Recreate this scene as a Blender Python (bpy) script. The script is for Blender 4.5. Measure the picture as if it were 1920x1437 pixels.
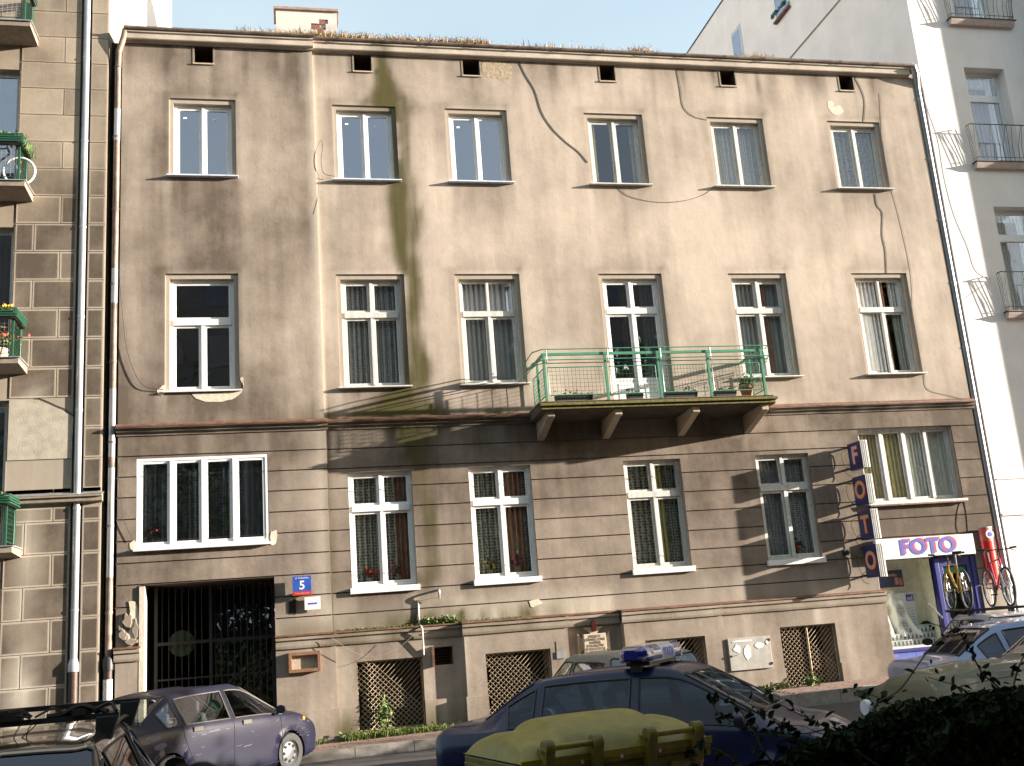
import bpy, bmesh, math, random
from mathutils import Vector, Matrix, noise
random.seed(7)
for o in list(bpy.data.objects): bpy.data.objects.remove(o)
S = bpy.context.scene
COL = S.collection
# ---------------------------------------------------------------- camera, sky, sun
EYE = Vector((0, -20.1, 2.0))
RX = Vector((0.97635, -0.20281, -0.07490))     # image right in world axes
RD = Vector((-0.02478, 0.23918, -0.97066))     # image down
RF = Vector((0.21477, 0.94956, 0.22850))       # forward
cam = bpy.data.cameras.new('camera'); camo = bpy.data.objects.new('camera', cam); COL.objects.link(camo)
cam.sensor_width = 36; cam.lens = 36 * 1937.3 / 1920; cam.clip_start = .05; cam.clip_end = 2000
m = Matrix.Identity(4)
for i in range(3):
    m[i][0] = RX[i]; m[i][1] = -RD[i]; m[i][2] = -RF[i]; m[i][3] = EYE[i]
camo.matrix_world = m; S.camera = camo
SUN = Vector((4.1, -1.0, .83)).normalized()    # towards the sun
world = bpy.data.worlds.new('World'); S.world = world; world.use_nodes = True
wn = world.node_tree; wn.nodes.clear()
sky = wn.nodes.new('ShaderNodeTexSky'); sky.sky_type = 'NISHITA'; sky.sun_disc = False
sky.sun_elevation = math.asin(SUN.z); sky.sun_rotation = math.atan2(SUN.x, SUN.y)
sky.air_density = 1.0; sky.dust_density = 3.0; sky.ozone_density = 1.0; sky.altitude = 100
bg = wn.nodes.new('ShaderNodeBackground'); bg.inputs[1].default_value = 0.12
wo = wn.nodes.new('ShaderNodeOutputWorld')
tc = wn.nodes.new('ShaderNodeTexCoord'); mp = wn.nodes.new('ShaderNodeMapping'); mp.inputs['Scale'].default_value = (1, 1, 3)
cn = wn.nodes.new('ShaderNodeTexNoise'); cn.inputs['Scale'].default_value = 1.6; cn.inputs['Detail'].default_value = 7
cm = wn.nodes.new('ShaderNodeMapRange'); cm.inputs[1].default_value = .35; cm.inputs[2].default_value = .75; cm.inputs[3].default_value = .50; cm.inputs[4].default_value = .90
cx = wn.nodes.new('ShaderNodeMixRGB'); cx.inputs[2].default_value = (1.9, 2.25, 2.3, 1)      # thin high veil of cloud over the sky
wn.links.new(tc.outputs['Generated'], mp.inputs[0]); wn.links.new(mp.outputs[0], cn.inputs['Vector']); wn.links.new(cn.outputs[0], cm.inputs[0])
wn.links.new(cm.outputs[0], cx.inputs[0]); wn.links.new(sky.outputs[0], cx.inputs[1]); wn.links.new(cx.outputs[0], bg.inputs[0]); wn.links.new(bg.outputs[0], wo.inputs[0])
sl = bpy.data.lights.new('sun', 'SUN'); sl.energy = 5.0; sl.angle = math.radians(.5); sl.color = (1, .90, .78)
so = bpy.data.objects.new('sun', sl); COL.objects.link(so); so.rotation_euler = SUN.to_track_quat('Z', 'Y').to_euler()
S.render.engine = 'CYCLES'
S.view_settings.view_transform = 'Standard'; S.view_settings.look = 'None'
S.view_settings.gamma = 1; S.view_settings.use_curve_mapping = False; S.view_settings.exposure = 1.88
S.cycles.max_bounces = 8; S.cycles.transparent_max_bounces = 12

def ray(px, py):
    return RX * (px - 960) + RD * (py - 718.5) + RF * 1937.3
def at(px, py, Y=0.0):
    d = ray(px, py); return EYE + d * ((Y - EYE.y) / d.y)
def atZ(px, py, Z):
    d = ray(px, py); return EYE + d * ((Z - EYE.z) / d.z)
def road_z(x): return .05 + .01 * max(-40, min(60, x))
def pave_z(x): return .20 + .02 * max(-12, min(40, x))
def fbm(x, y, z=0.0, o=3): return noise.fractal(Vector((x, y, z)), 1.0, 2.0, o, noise_basis='PERLIN_ORIGINAL')
def sst(a, b, x):
    t = max(0., min(1., (x - a) / (b - a))); return t * t * (3 - 2 * t)
def bump1(c, w, x): return max(0., 1 - abs(x - c) / w)

# ---------------------------------------------------------------- materials
MATS = {}
def N(nt, t, **k):
    n = nt.nodes.new(t)
    for a, b in k.items():
        if a == 'inp':
            for i, v in b.items(): n.inputs[i].default_value = v
        else: setattr(n, a, b)
    return n
def mat(name, col, rough=.6, metal=0., nz=.15, scale=8., bump=0., bscale=40., coat=0., spec=.5, emit=None, streak=0., dust=None):
    """procedural surface: base colour broken up by noise, optional vertical streaks, dust on top, bump"""
    if name in MATS: return MATS[name]
    M = bpy.data.materials.new(name); M.use_nodes = True; nt = M.node_tree; nt.nodes.clear(); L = nt.links.new
    out = N(nt, 'ShaderNodeOutputMaterial'); p = N(nt, 'ShaderNodeBsdfPrincipled'); L(p.outputs[0], out.inputs[0])
    p.inputs['Roughness'].default_value = rough; p.inputs['Metallic'].default_value = metal
    p.inputs['Coat Weight'].default_value = coat; p.inputs['Coat Roughness'].default_value = .04
    p.inputs['Specular IOR Level'].default_value = spec
    geo = N(nt, 'ShaderNodeNewGeometry')
    n1 = N(nt, 'ShaderNodeTexNoise', inp={'Scale': scale, 'Detail': 6., 'Roughness': .6}); L(geo.outputs['Position'], n1.inputs['Vector'])
    mr = N(nt, 'ShaderNodeMapRange', inp={1: .3, 2: .7, 3: 1 - nz, 4: 1 + nz}); L(n1.outputs[0], mr.inputs[0])
    hv = N(nt, 'ShaderNodeMixRGB', blend_type='MULTIPLY', inp={0: 1., 1: (*col, 1)}); L(mr.outputs[0], hv.inputs[2])
    c = hv.outputs[0]
    if streak:
        mp = N(nt, 'ShaderNodeMapping', inp={'Scale': (9, 9, .7)}); L(geo.outputs['Position'], mp.inputs[0])
        n2 = N(nt, 'ShaderNodeTexNoise', inp={'Scale': 1.3, 'Detail': 5.}); L(mp.outputs[0], n2.inputs['Vector'])
        m2 = N(nt, 'ShaderNodeMapRange', inp={1: .35, 2: .7, 3: 1., 4: 1 - streak}); L(n2.outputs[0], m2.inputs[0])
        h2 = N(nt, 'ShaderNodeMixRGB', blend_type='MULTIPLY', inp={0: 1.}); L(c, h2.inputs[1]); L(m2.outputs[0], h2.inputs[2]); c = h2.outputs[0]
    if dust:
        sx = N(nt, 'ShaderNodeSeparateXYZ'); L(geo.outputs['Normal'], sx.inputs[0])
        n3 = N(nt, 'ShaderNodeTexNoise', inp={'Scale': 5., 'Detail': 8., 'Roughness': .7}); L(geo.outputs['Position'], n3.inputs['Vector'])
        ad = N(nt, 'ShaderNodeMath', operation='MULTIPLY_ADD', inp={1: .55, 2: .1}); L(sx.outputs[2], ad.inputs[0])
        m3 = N(nt, 'ShaderNodeMath', operation='MULTIPLY', use_clamp=True); L(ad.outputs[0], m3.inputs[0]); L(n3.outputs[0], m3.inputs[1])
        m4 = N(nt, 'ShaderNodeMath', operation='MULTIPLY', inp={1: dust[3]}, use_clamp=True); L(m3.outputs[0], m4.inputs[0])
        h3 = N(nt, 'ShaderNodeMixRGB', inp={2: (*dust[:3], 1)}); L(m4.outputs[0], h3.inputs[0]); L(c, h3.inputs[1]); c = h3.outputs[0]
        r3 = N(nt, 'ShaderNodeMapRange', inp={1: 0., 2: .4, 3: rough, 4: min(1, rough + .35)}); L(m4.outputs[0], r3.inputs[0]); L(r3.outputs[0], p.inputs['Roughness'])
    L(c, p.inputs['Base Color'])
    if bump:
        nb = N(nt, 'ShaderNodeTexNoise', inp={'Scale': bscale, 'Detail': 5.}); L(geo.outputs['Position'], nb.inputs['Vector'])
        b = N(nt, 'ShaderNodeBump', inp={'Strength': bump, 'Distance': .01}); L(nb.outputs[0], b.inputs['Height']); L(b.outputs[0], p.inputs['Normal'])
    if emit:
        p.inputs['Emission Color'].default_value = (*emit[:3], 1); p.inputs['Emission Strength'].default_value = emit[3]
    MATS[name] = M; return M
def plaster(name, light, grime, pale=(.56, .5, .42), moss=(.080, .070, .026), bs=1.):
    """rendered wall: light plaster, grime, moss and pale wash taken from the painted 'stain' attribute, broken up by noise"""
    M = bpy.data.materials.new(name); M.use_nodes = True; nt = M.node_tree; nt.nodes.clear(); L = nt.links.new
    out = N(nt, 'ShaderNodeOutputMaterial'); p = N(nt, 'ShaderNodeBsdfPrincipled', inp={'Roughness': .92}); L(p.outputs[0], out.inputs[0])
    p.inputs['Specular IOR Level'].default_value = .2
    at_ = N(nt, 'ShaderNodeAttribute', attribute_name='stain'); sp = N(nt, 'ShaderNodeSeparateColor'); L(at_.outputs['Color'], sp.inputs[0])
    geo = N(nt, 'ShaderNodeNewGeometry')
    n1 = N(nt, 'ShaderNodeTexNoise', inp={'Scale': 2.2, 'Detail': 9., 'Roughness': .68}); L(geo.outputs['Position'], n1.inputs['Vector'])
    mp = N(nt, 'ShaderNodeMapping', inp={'Scale': (7, 7, .55)}); L(geo.outputs['Position'], mp.inputs[0])
    n2 = N(nt, 'ShaderNodeTexNoise', inp={'Scale': 1., 'Detail': 6., 'Roughness': .6}); L(mp.outputs[0], n2.inputs['Vector'])
    nf = N(nt, 'ShaderNodeTexNoise', inp={'Scale': 55., 'Detail': 4., 'Roughness': .7}); L(geo.outputs['Position'], nf.inputs['Vector'])
    def math_(op, a, b, c=None, cl=False):
        n = N(nt, 'ShaderNodeMath', operation=op, use_clamp=cl)
        for i, v in enumerate((a, b, c)):
            if v is None: continue
            if isinstance(v, (int, float)): n.inputs[i].default_value = v
            else: L(v, n.inputs[i])
        return n.outputs[0]
    s = math_('MULTIPLY_ADD', n1.outputs[0], .62, -.31); s = math_('MULTIPLY_ADD', n2.outputs[0], .30, math_('ADD', s, -.15))
    g = math_('ADD', sp.outputs[0], s, cl=True)
    c1 = N(nt, 'ShaderNodeMixRGB', inp={1: (*light, 1), 2: (*grime, 1)}); L(g, c1.inputs[0])
    s2 = math_('MULTIPLY_ADD', n2.outputs[0], .9, -.45); s3 = math_('MULTIPLY_ADD', nf.outputs[0], 1.2, -.6)
    pm = math_('MULTIPLY', sp.outputs[2], math_('ADD', math_('ADD', s2, math_('MULTIPLY', s, 1.)), 1.), cl=True)
    c2 = N(nt, 'ShaderNodeMixRGB', inp={2: (*pale, 1)}); L(pm, c2.inputs[0]); L(c1.outputs[0], c2.inputs[1])
    mm = math_('MULTIPLY', sp.outputs[1], math_('ADD', math_('ADD', s2, s3), 1.), cl=True)
    c3 = N(nt, 'ShaderNodeMixRGB', inp={2: (*moss, 1)}); L(mm, c3.inputs[0]); L(c2.outputs[0], c3.inputs[1])
    fv = N(nt, 'ShaderNodeMapRange', inp={1: .3, 2: .7, 3: .88, 4: 1.12}); L(nf.outputs[0], fv.inputs[0])
    c4 = N(nt, 'ShaderNodeMixRGB', blend_type='MULTIPLY', inp={0: 1.}); L(c3.outputs[0], c4.inputs[1]); L(fv.outputs[0], c4.inputs[2])
    L(c4.outputs[0], p.inputs['Base Color'])
    nb = N(nt, 'ShaderNodeTexNoise', inp={'Scale': 3.5, 'Detail': 10., 'Roughness': .62}); L(geo.outputs['Position'], nb.inputs['Vector'])
    b1 = N(nt, 'ShaderNodeBump', inp={'Strength': .24 * bs, 'Distance': .03}); L(nb.outputs[0], b1.inputs['Height'])
    b2 = N(nt, 'ShaderNodeBump', inp={'Strength': .4 * bs, 'Distance': .003}); L(nf.outputs[0], b2.inputs['Height']); L(b1.outputs[0], b2.inputs['Normal'])
    L(b2.outputs[0], p.inputs['Normal'])
    MATS[name] = M; return M
def glass(name, refl=.16, tint=(.55, .6, .6), wav=.02, ior=1.5):
    """thin pane: reflects by Fresnel plus a base reflectance, otherwise lets light through tinted"""
    if name in MATS: return MATS[name]
    M = bpy.data.materials.new(name); M.use_nodes = True; nt = M.node_tree; nt.nodes.clear(); L = nt.links.new
    out = N(nt, 'ShaderNodeOutputMaterial'); mx = N(nt, 'ShaderNodeMixShader'); L(mx.outputs[0], out.inputs[0])
    t = N(nt, 'ShaderNodeBsdfTransparent', inp={0: (*tint, 1)}); g = N(nt, 'ShaderNodeBsdfGlossy', inp={0: (.86, .88, 1, 1), 'Roughness': .015})
    fr = N(nt, 'ShaderNodeFresnel', inp={0: ior}); ad = N(nt, 'ShaderNodeMath', operation='ADD', inp={1: refl}, use_clamp=True); L(fr.outputs[0], ad.inputs[0])
    gb = N(nt, 'ShaderNodeNewGeometry'); io = N(nt, 'ShaderNodeMapRange', inp={1: 0., 2: 1., 3: ior, 4: 1 / ior}); L(gb.outputs['Backfacing'], io.inputs[0]); L(io.outputs[0], fr.inputs['IOR'])   # same reflectance from both sides of the pane
    L(ad.outputs[0], mx.inputs[0]); L(t.outputs[0], mx.inputs[1]); L(g.outputs[0], mx.inputs[2])
    geo = N(nt, 'ShaderNodeNewGeometry'); n = N(nt, 'ShaderNodeTexNoise', inp={'Scale': 2.2, 'Detail': 1.}); L(geo.outputs['Position'], n.inputs['Vector'])
    b = N(nt, 'ShaderNodeBump', inp={'Strength': wav, 'Distance': .1}); L(n.outputs[0], b.inputs['Height']); L(b.outputs[0], g.inputs['Normal']); L(b.outputs[0], fr.inputs['Normal'])
    MATS[name] = M; return M
def lace(name, col, hole=.35, scale=26., kind='voronoi'):
    """net curtain: translucent cloth with a procedural lace pattern"""
    if name in MATS: return MATS[name]
    M = bpy.data.materials.new(name); M.use_nodes = True; nt = M.node_tree; nt.nodes.clear(); L = nt.links.new
    out = N(nt, 'ShaderNodeOutputMaterial'); mx = N(nt, 'ShaderNodeMixShader'); L(mx.outputs[0], out.inputs[0])
    d = N(nt, 'ShaderNodeBsdfDiffuse'); t = N(nt, 'ShaderNodeBsdfTransparent')
    geo = N(nt, 'ShaderNodeNewGeometry'); v = N(nt, 'ShaderNodeTexVoronoi', inp={'Scale': scale, 'Randomness': .25}); L(geo.outputs['Position'], v.inputs['Vector'])
    r = N(nt, 'ShaderNodeValToRGB'); r.color_ramp.elements[0].position = .22; r.color_ramp.elements[0].color = (.35, .35, .35, 1)
    r.color_ramp.elements[1].position = .5; r.color_ramp.elements[1].color = (1, 1, 1, 1); L(v.outputs['Distance'], r.inputs[0])
    mc = N(nt, 'ShaderNodeMixRGB', blend_type='MULTIPLY', inp={0: .4, 1: (*col, 1)}); L(r.outputs[0], mc.inputs[2]); L(mc.outputs[0], d.inputs[0])
    mu = N(nt, 'ShaderNodeMath', operation='MULTIPLY', inp={1: 1 - hole}); L(r.outputs[0], mu.inputs[0])
    L(mu.outputs[0], mx.inputs[0]); L(t.outputs[0], mx.inputs[1]); L(d.outputs[0], mx.inputs[2])
    MATS[name] = M; return M

PL = plaster('render_plaster', (.53, .445, .37), (.122, .095, .074))
PLB = plaster('block_plaster', (.42, .35, .27), (.095, .075, .058), bs=.5)
CREAM = mat('white_render', (.82, .77, .745), .9, nz=.07, scale=1.1, bump=.25, bscale=45, streak=.03)
WHITE = mat('white_paint', (.80, .80, .79), .35, nz=.05, scale=12)
WHITEOLD = mat('worn_white_paint', (.66, .65, .61), .55, nz=.14, scale=18, streak=.25, bump=.2)
DARKREV = mat('sooty_render', (.16, .125, .095), .9, nz=.3, scale=9)
GREEN = mat('green_enamel', (.06, .25, .15), .42, nz=.22, scale=20, bump=.1)
DGREEN = mat('dark_green_enamel', (.015, .075, .042), .45, nz=.2, scale=20)
MOSSC = mat('mossy_concrete', (.13, .115, .028), .9, nz=.5, scale=14, bump=.6, bscale=50)
CONC = mat('grey_concrete', (.25, .205, .16), .9, nz=.25, scale=7, bump=.3)
ZINC = mat('galvanised_pipe', (.50, .50, .52), .38, metal=.55, nz=.12, scale=6, streak=.25)
RUSTP = mat('rusty_pipe', (.26, .19, .15), .6, metal=.2, nz=.5, scale=5, streak=.5, bump=.2)
IRON = mat('black_iron', (.02, .02, .02), .5, nz=.2)
CASTI = mat('brown_cast_iron', (.055, .03, .022), .5, nz=.4, scale=12, bump=.2)
GRILLE = mat('rusted_grille', (.46, .37, .26), .55, metal=.3, nz=.4, scale=20)
FLASH = mat('rust_flashing', (.20, .10, .065), .6, metal=.2, nz=.5, scale=6, streak=.3, bump=.2)
BLACK = mat('shade_black', (.012, .011, .010), .9)  # near-black that stands in for shade in recesses and openings
ROOMD = mat('room_dark', (.06, .052, .045), .95)
CABLE = mat('cable_black', (.04, .035, .035), .6)
CABLEG = mat('cable_grey', (.30, .26, .22), .7)
BLUEP = mat('blue_paint', (.028, .032, .20), .38, nz=.1)
TILEB = mat('blue_glazed_tile', (.15, .19, .52), .22, nz=.12, scale=5)
TILEB2 = mat('violet_glazed_tile', (.19, .20, .52), .22, nz=.12, scale=5)
SIGNBLUE = mat('sign_navy', (.022, .03, .13), .4)
SIGNPEACH = mat('sign_peach', (.82, .42, .22), .5)
SIGNPINK = mat('sign_pink', (.80, .52, .50), .5)
SIGNRED = mat('sign_red', (.75, .05, .05), .45, nz=.1)
SIGNW = mat('sign_white', (.82, .81, .78), .45, nz=.04)
LETBLUE = mat('letter_blue', (.10, .09, .42), .45)
NUMBLUE = mat('plate_blue', (.03, .09, .40), .35)
ASPH = mat('asphalt', (.060, .052, .050), .9, nz=.3, scale=3, bump=.5, bscale=90)
PAVE = mat('pink_pavers', (.27, .17, .135), .9, nz=.25, scale=9, bump=.4, bscale=50)
PAVE2 = mat('grey_pavers', (.24, .185, .155), .9, nz=.25, scale=9, bump=.4, bscale=50)
KERB = mat('kerb_stone', (.30, .27, .24), .9, nz=.25, scale=9, bump=.4, bscale=50)
SOIL = mat('soil', (.07, .05, .035), 1., nz=.4, scale=6, bump=.5)
BRICK = mat('red_brick', (.22, .105, .07), .9, nz=.35, scale=25, bump=.4)
STONE = mat('sandstone', (.46, .375, .28), .9, nz=.18, scale=25, bump=.4, bscale=70)
WOODB = mat('brown_board', (.22, .11, .06), .8, nz=.3, scale=15)
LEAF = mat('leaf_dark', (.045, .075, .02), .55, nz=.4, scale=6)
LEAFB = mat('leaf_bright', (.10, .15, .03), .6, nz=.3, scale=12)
GRASS = mat('grass_green', (.12, .16, .03), .7, nz=.35, scale=6)
STRAW = mat('dry_grass', (.50, .34, .17), .8, nz=.35, scale=10)
TWIG = mat('twig', (.06, .045, .03), .8)
FRED = mat('petal_red', (.65, .04, .03), .6); FYEL = mat('petal_yellow', (.75, .45, .03), .6); FPINK = mat('petal_pink', (.55, .12, .30), .6)
RUBBER = mat('rubber', (.025, .025, .025), .75, nz=.2)
PLASTB = mat('black_plastic', (.025, .025, .027), .5)
GLW = glass('window_glass', .13, (.78, .82, .82)); GLN = glass('new_window_glass', .30, (.35, .38, .42), .008)
GLD = glass('old_window_glass', .09, (.85, .87, .83), .06)
GLSHOP = glass('shop_glass', .02, (.96, .98, .97), .01)
# ---------------------------------------------------------------- object helpers
def tag(o, label=None, cat=None, group=None, kind=None):
    if label: o['label'] = label
    if cat: o['category'] = cat
    if group: o['group'] = group
    if kind: o['kind'] = kind
    return o
def thing(name, label, cat, loc=(0, 0, 0), yaw=0., group=None):
    o = bpy.data.objects.new(name, None); o.empty_display_size = .2; COL.objects.link(o)
    o.location = loc; o.rotation_euler = (0, 0, yaw); return tag(o, label, cat, group)
def link(name, me, parent=None, **k):
    o = bpy.data.objects.new(name, me); COL.objects.link(o)
    if parent is not None: o.parent = parent
    for a, b in k.items(): setattr(o, a, b)
    return o
def copy_tree(o, parent=None):
    c = o.copy(); COL.objects.link(c)
    if parent is not None: c.parent = parent
    for ch in list(o.children): copy_tree(ch, c)
    return c
class MB:
    def __init__(s): s.v = []; s.f = []; s.mi = []; s.st = []; s.M = None; s.m = 0
    def _a(s, pts, faces):
        b = len(s.v)
        for p in pts:
            p = Vector(p)
            if s.M is not None: p = s.M @ p
            s.v.append(tuple(p))
        for f in faces: s.f.append(tuple(b + i for i in f)); s.mi.append(s.m)
        return s
    def box(s, x0, x1, y0, y1, z0, z1):
        return s._a([(x0, y0, z0), (x1, y0, z0), (x1, y1, z0), (x0, y1, z0), (x0, y0, z1), (x1, y0, z1), (x1, y1, z1), (x0, y1, z1)],
                    [(0, 3, 2, 1), (4, 5, 6, 7), (0, 1, 5, 4), (1, 2, 6, 5), (2, 3, 7, 6), (3, 0, 4, 7)])
    def hexa(s, p8):
        return s._a(p8, [(0, 3, 2, 1), (4, 5, 6, 7), (0, 1, 5, 4), (1, 2, 6, 5), (2, 3, 7, 6), (3, 0, 4, 7)])
    def quad(s, *p): return s._a(p, [tuple(range(len(p)))])
    def prism(s, poly, y0, y1):          # polygon in x,z pulled along y
        n = len(poly)
        return s._a([(x, y0, z) for x, z in poly] + [(x, y1, z) for x, z in poly],
                    [tuple(range(n)), tuple(range(2 * n - 1, n - 1, -1))] + [(i, (i + n), (i + 1) % n + n, (i + 1) % n) for i in range(n)])
    def extr(s, poly, x0, x1):           # profile in y,z pulled along x
        n = len(poly)
        return s._a([(x0, y, z) for y, z in poly] + [(x1, y, z) for y, z in poly],
                    [tuple(range(n)), tuple(range(2 * n - 1, n - 1, -1))] + [(i, (i + n), (i + 1) % n + n, (i + 1) % n) for i in range(n)])
    def tube(s, pts, r, n=6, cap=True):
        pts = [Vector(p) for p in pts]; k = len(pts); rs = r if isinstance(r, (list, tuple)) else [r] * k
        V = []; up = None
        for i, p in enumerate(pts):
            d = (pts[min(i + 1, k - 1)] - pts[max(i - 1, 0)])
            if d.length < 1e-9: d = Vector((0, 0, 1))
            d.normalize()
            if up is None: up = d.orthogonal().normalized()
            up = up - d * up.dot(d)
            if up.length < 1e-6: up = d.orthogonal()
            up.normalize(); w = d.cross(up)
            for j in range(n):
                a = 2 * math.pi * j / n; V.append(p + (up * math.cos(a) + w * math.sin(a)) * rs[i])
        F = [(i * n + j, i * n + (j + 1) % n, (i + 1) * n + (j + 1) % n, (i + 1) * n + j) for i in range(k - 1) for j in range(n)]
        if cap: F += [tuple(range(n - 1, -1, -1)), tuple((k - 1) * n + j for j in range(n))]
        return s._a(V, F)
    def lathe(s, prof, c, ax, n=20):     # prof: (radius, along axis)
        ax = Vector(ax).normalized(); u = ax.orthogonal().normalized(); w = ax.cross(u); c = Vector(c); V = []
        for r, t in prof:
            for j in range(n):
                a = 2 * math.pi * j / n; V.append(c + ax * t + (u * math.cos(a) + w * math.sin(a)) * r)
        F = [(i * n + j, i * n + (j + 1) % n, (i + 1) * n + (j + 1) % n, (i + 1) * n + j) for i in range(len(prof) - 1) for j in range(n)]
        return s._a(V, F)
    def build(s, name, mats, parent=None, smooth=False, bevel=0., stain=None):
        me = bpy.data.meshes.new(name); me.from_pydata(s.v, [], s.f)
        for mm in (mats if isinstance(mats, (list, tuple)) else [mats]): me.materials.append(mm)
        if any(s.mi): me.polygons.foreach_set('material_index', s.mi)
        if smooth: me.polygons.foreach_set('use_smooth', [True] * len(me.polygons))
        if stain:
            at_ = me.color_attributes.new('stain', 'FLOAT_COLOR', 'POINT')
            buf = []
            for v in s.v: buf += stain(v[0], v[2])
            at_.data.foreach_set('color', buf)
        me.update(); o = link(name, me, parent)
        if smooth:
            try: me.set_sharp_from_angle(angle=math.radians(40))
            except Exception: pass
        if bevel:
            b = o.modifiers.new('bevel', 'BEVEL'); b.width = bevel; b.segments = 2; b.limit_method = 'ANGLE'
        return o
def Box(name, m_, parent, *b, **k): return MB().box(*b).build(name, m_, parent, **k)
def Tube(name, m_, parent, pts, r, n=8, **k): return MB().tube(pts, r, n).build(name, m_, parent, smooth=True, **k)
def panel(mb, x0, x1, z0, z1, y, step=.12, holes=(), jit=0.):
    """finely divided wall sheet facing -Y with rectangular holes"""
    def lines(a, b, extra):
        c = sorted({a, b} | {e for e in extra if a < e < b}); r = []
        for p, q in zip(c, c[1:]):
            n = max(1, int(math.ceil((q - p) / step))); r += [p + (q - p) * i / n for i in range(n)]
        return r + [b]
    X = lines(x0, x1, [h[0] for h in holes] + [h[1] for h in holes]); Z = lines(z0, z1, [h[2] for h in holes] + [h[3] for h in holes])
    b = len(mb.v); nx = len(X)
    for z in Z:
        for x in X: mb.v.append((x, y, z))
    for j in range(len(Z) - 1):
        for i in range(nx - 1):
            cx = (X[i] + X[i + 1]) / 2; cz = (Z[j] + Z[j + 1]) / 2
            if any(h[0] < cx < h[1] and h[2] < cz < h[3] for h in holes): continue
            mb.f.append((b + j * nx + i, b + j * nx + i + 1, b + (j + 1) * nx + i + 1, b + (j + 1) * nx + i)); mb.mi.append(mb.m)
    return mb
def text_mesh(name, body, size, m_, parent, loc, rot=(math.pi / 2, 0, 0), ext=.004, off=0., sx=1., align='CENTER', shear=0.):
    c = bpy.data.curves.new(name, 'FONT'); c.body = body; c.size = size; c.extrude = ext; c.offset = off; c.align_x = align; c.align_y = 'CENTER'; c.shear = shear
    c.resolution_u = 4; c.space_line = .85
    t = bpy.data.objects.new('tmp', c); COL.objects.link(t); bpy.context.view_layer.update()
    me = bpy.data.meshes.new_from_object(t.evaluated_get(bpy.context.evaluated_depsgraph_get()))
    bpy.data.objects.remove(t); me.name = name; me.materials.clear(); me.materials.append(m_)
    o = link(name, me, parent); o.location = loc; o.rotation_euler = rot; o.scale = (sx, 1, 1); return o
def curve_pts(pts, n=6):                 # Catmull-Rom through pts
    P = [Vector(p) for p in pts]; P = [P[0] * 2 - P[1]] + P + [P[-1] * 2 - P[-2]]; R = []
    for i in range(1, len(P) - 2):
        for j in range(n):
            t = j / n; a, b, c, d = P[i - 1:i + 3]
            R.append(.5 * (2 * b + (c - a) * t + (2 * a - 5 * b + 4 * c - d) * t * t + (3 * b - a - 3 * c + d) * t ** 3))
    return R + [P[-2]]
def leaves(mb, centre_fn, n, size, elong=1.6, rnd=random):
    for _ in range(n):
        c = Vector(centre_fn()); a = Vector((rnd.gauss(0, 1), rnd.gauss(0, 1), rnd.gauss(0, 1))).normalized(); b = a.orthogonal().normalized()
        b = (Matrix.Rotation(rnd.random() * 6.28, 3, a) @ b); s_ = size * rnd.uniform(.6, 1.3); w = a.cross(b)
        mb._a([c - b * s_ * elong / 2, c + w * s_ * .5 + a * s_ * .12, c + b * s_ * elong / 2, c - w * s_ * .5 + a * s_ * .12], [(0, 1, 2, 3)])
def leaf6(mb, centre_fn, n, size, rnd=random):        # pointed leaf folded along its midrib
    for _ in range(n):
        c = Vector(centre_fn()); a = Vector((rnd.gauss(0, 1), rnd.gauss(0, 1), rnd.gauss(0, 1) + .4)).normalized(); b = a.orthogonal().normalized()
        b = (Matrix.Rotation(rnd.random() * 6.28, 3, a) @ b); s_ = size * rnd.uniform(.45, 1.35); w = a.cross(b); h = s_ * .8; q = s_ * rnd.uniform(.36, .5)
        mb._a([c - b * h, c - b * h * .35 + w * q + a * q * .4, c + b * h * .35 + w * q * .85 + a * q * .3, c + b * h - a * h * .2, c + b * h * .35 - w * q * .85 + a * q * .3, c - b * h * .35 - w * q + a * q * .4], [(0, 1, 2, 3), (0, 3, 4, 5)])
def blades(mb, pos_fn, n, h, w=.006, lean=.5, rnd=random):
    for _ in range(n):
        x, y, z = pos_fn(); hh = h * rnd.uniform(.4, 1.2); a = rnd.random() * 6.28; l = rnd.uniform(0, lean) * hh
        dx, dy = math.cos(a), math.sin(a); ww = w * rnd.uniform(.6, 1.4)
        mb._a([(x - dy * ww, y + dx * ww, z), (x + dy * ww, y - dx * ww, z), (x + dy * ww * .7 + dx * l * .4, y - dx * ww * .7 + dy * l * .4, z + hh * .6),
               (x - dy * ww * .7 + dx * l * .4, y + dx * ww * .7 + dy * l * .4, z + hh * .6), (x + dx * l, y + dy * l, z + hh * (1 - .3 * lean))], [(0, 1, 2, 3), (3, 2, 4)])
# ---------------------------------------------------------------- ground
def sheet(name, x0, x1, y0, y1, zf, m_, nx, ny, **k):
    mb = MB(); b = 0
    for j in range(ny + 1):
        for i in range(nx + 1):
            x = x0 + (x1 - x0) * i / nx; y = y0 + (y1 - y0) * j / ny; mb.v.append((x, y, zf(x, y)))
    mb.f = [(j * (nx + 1) + i, j * (nx + 1) + i + 1, (j + 1) * (nx + 1) + i + 1, (j + 1) * (nx + 1) + i) for j in range(ny) for i in range(nx)]; mb.mi = [0] * len(mb.f)
    return tag(mb.build(name, m_, **k), kind='structure')
sheet('ground', -400, 400, -400, 400, lambda x, y: -1.2 if abs(x) > 150 or abs(y) > 150 else road_z(x) - .06 - .004 * 0, SOIL, 80, 80)
sheet('road', -70, 70, -11.9, -1.62, lambda x, y: road_z(x), ASPH, 70, 8)
sheet('near_pavement', -70, 70, -16, -12.05, lambda x, y: road_z(x) + .1, PAVE2, 70, 2)
kb = MB()
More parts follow.
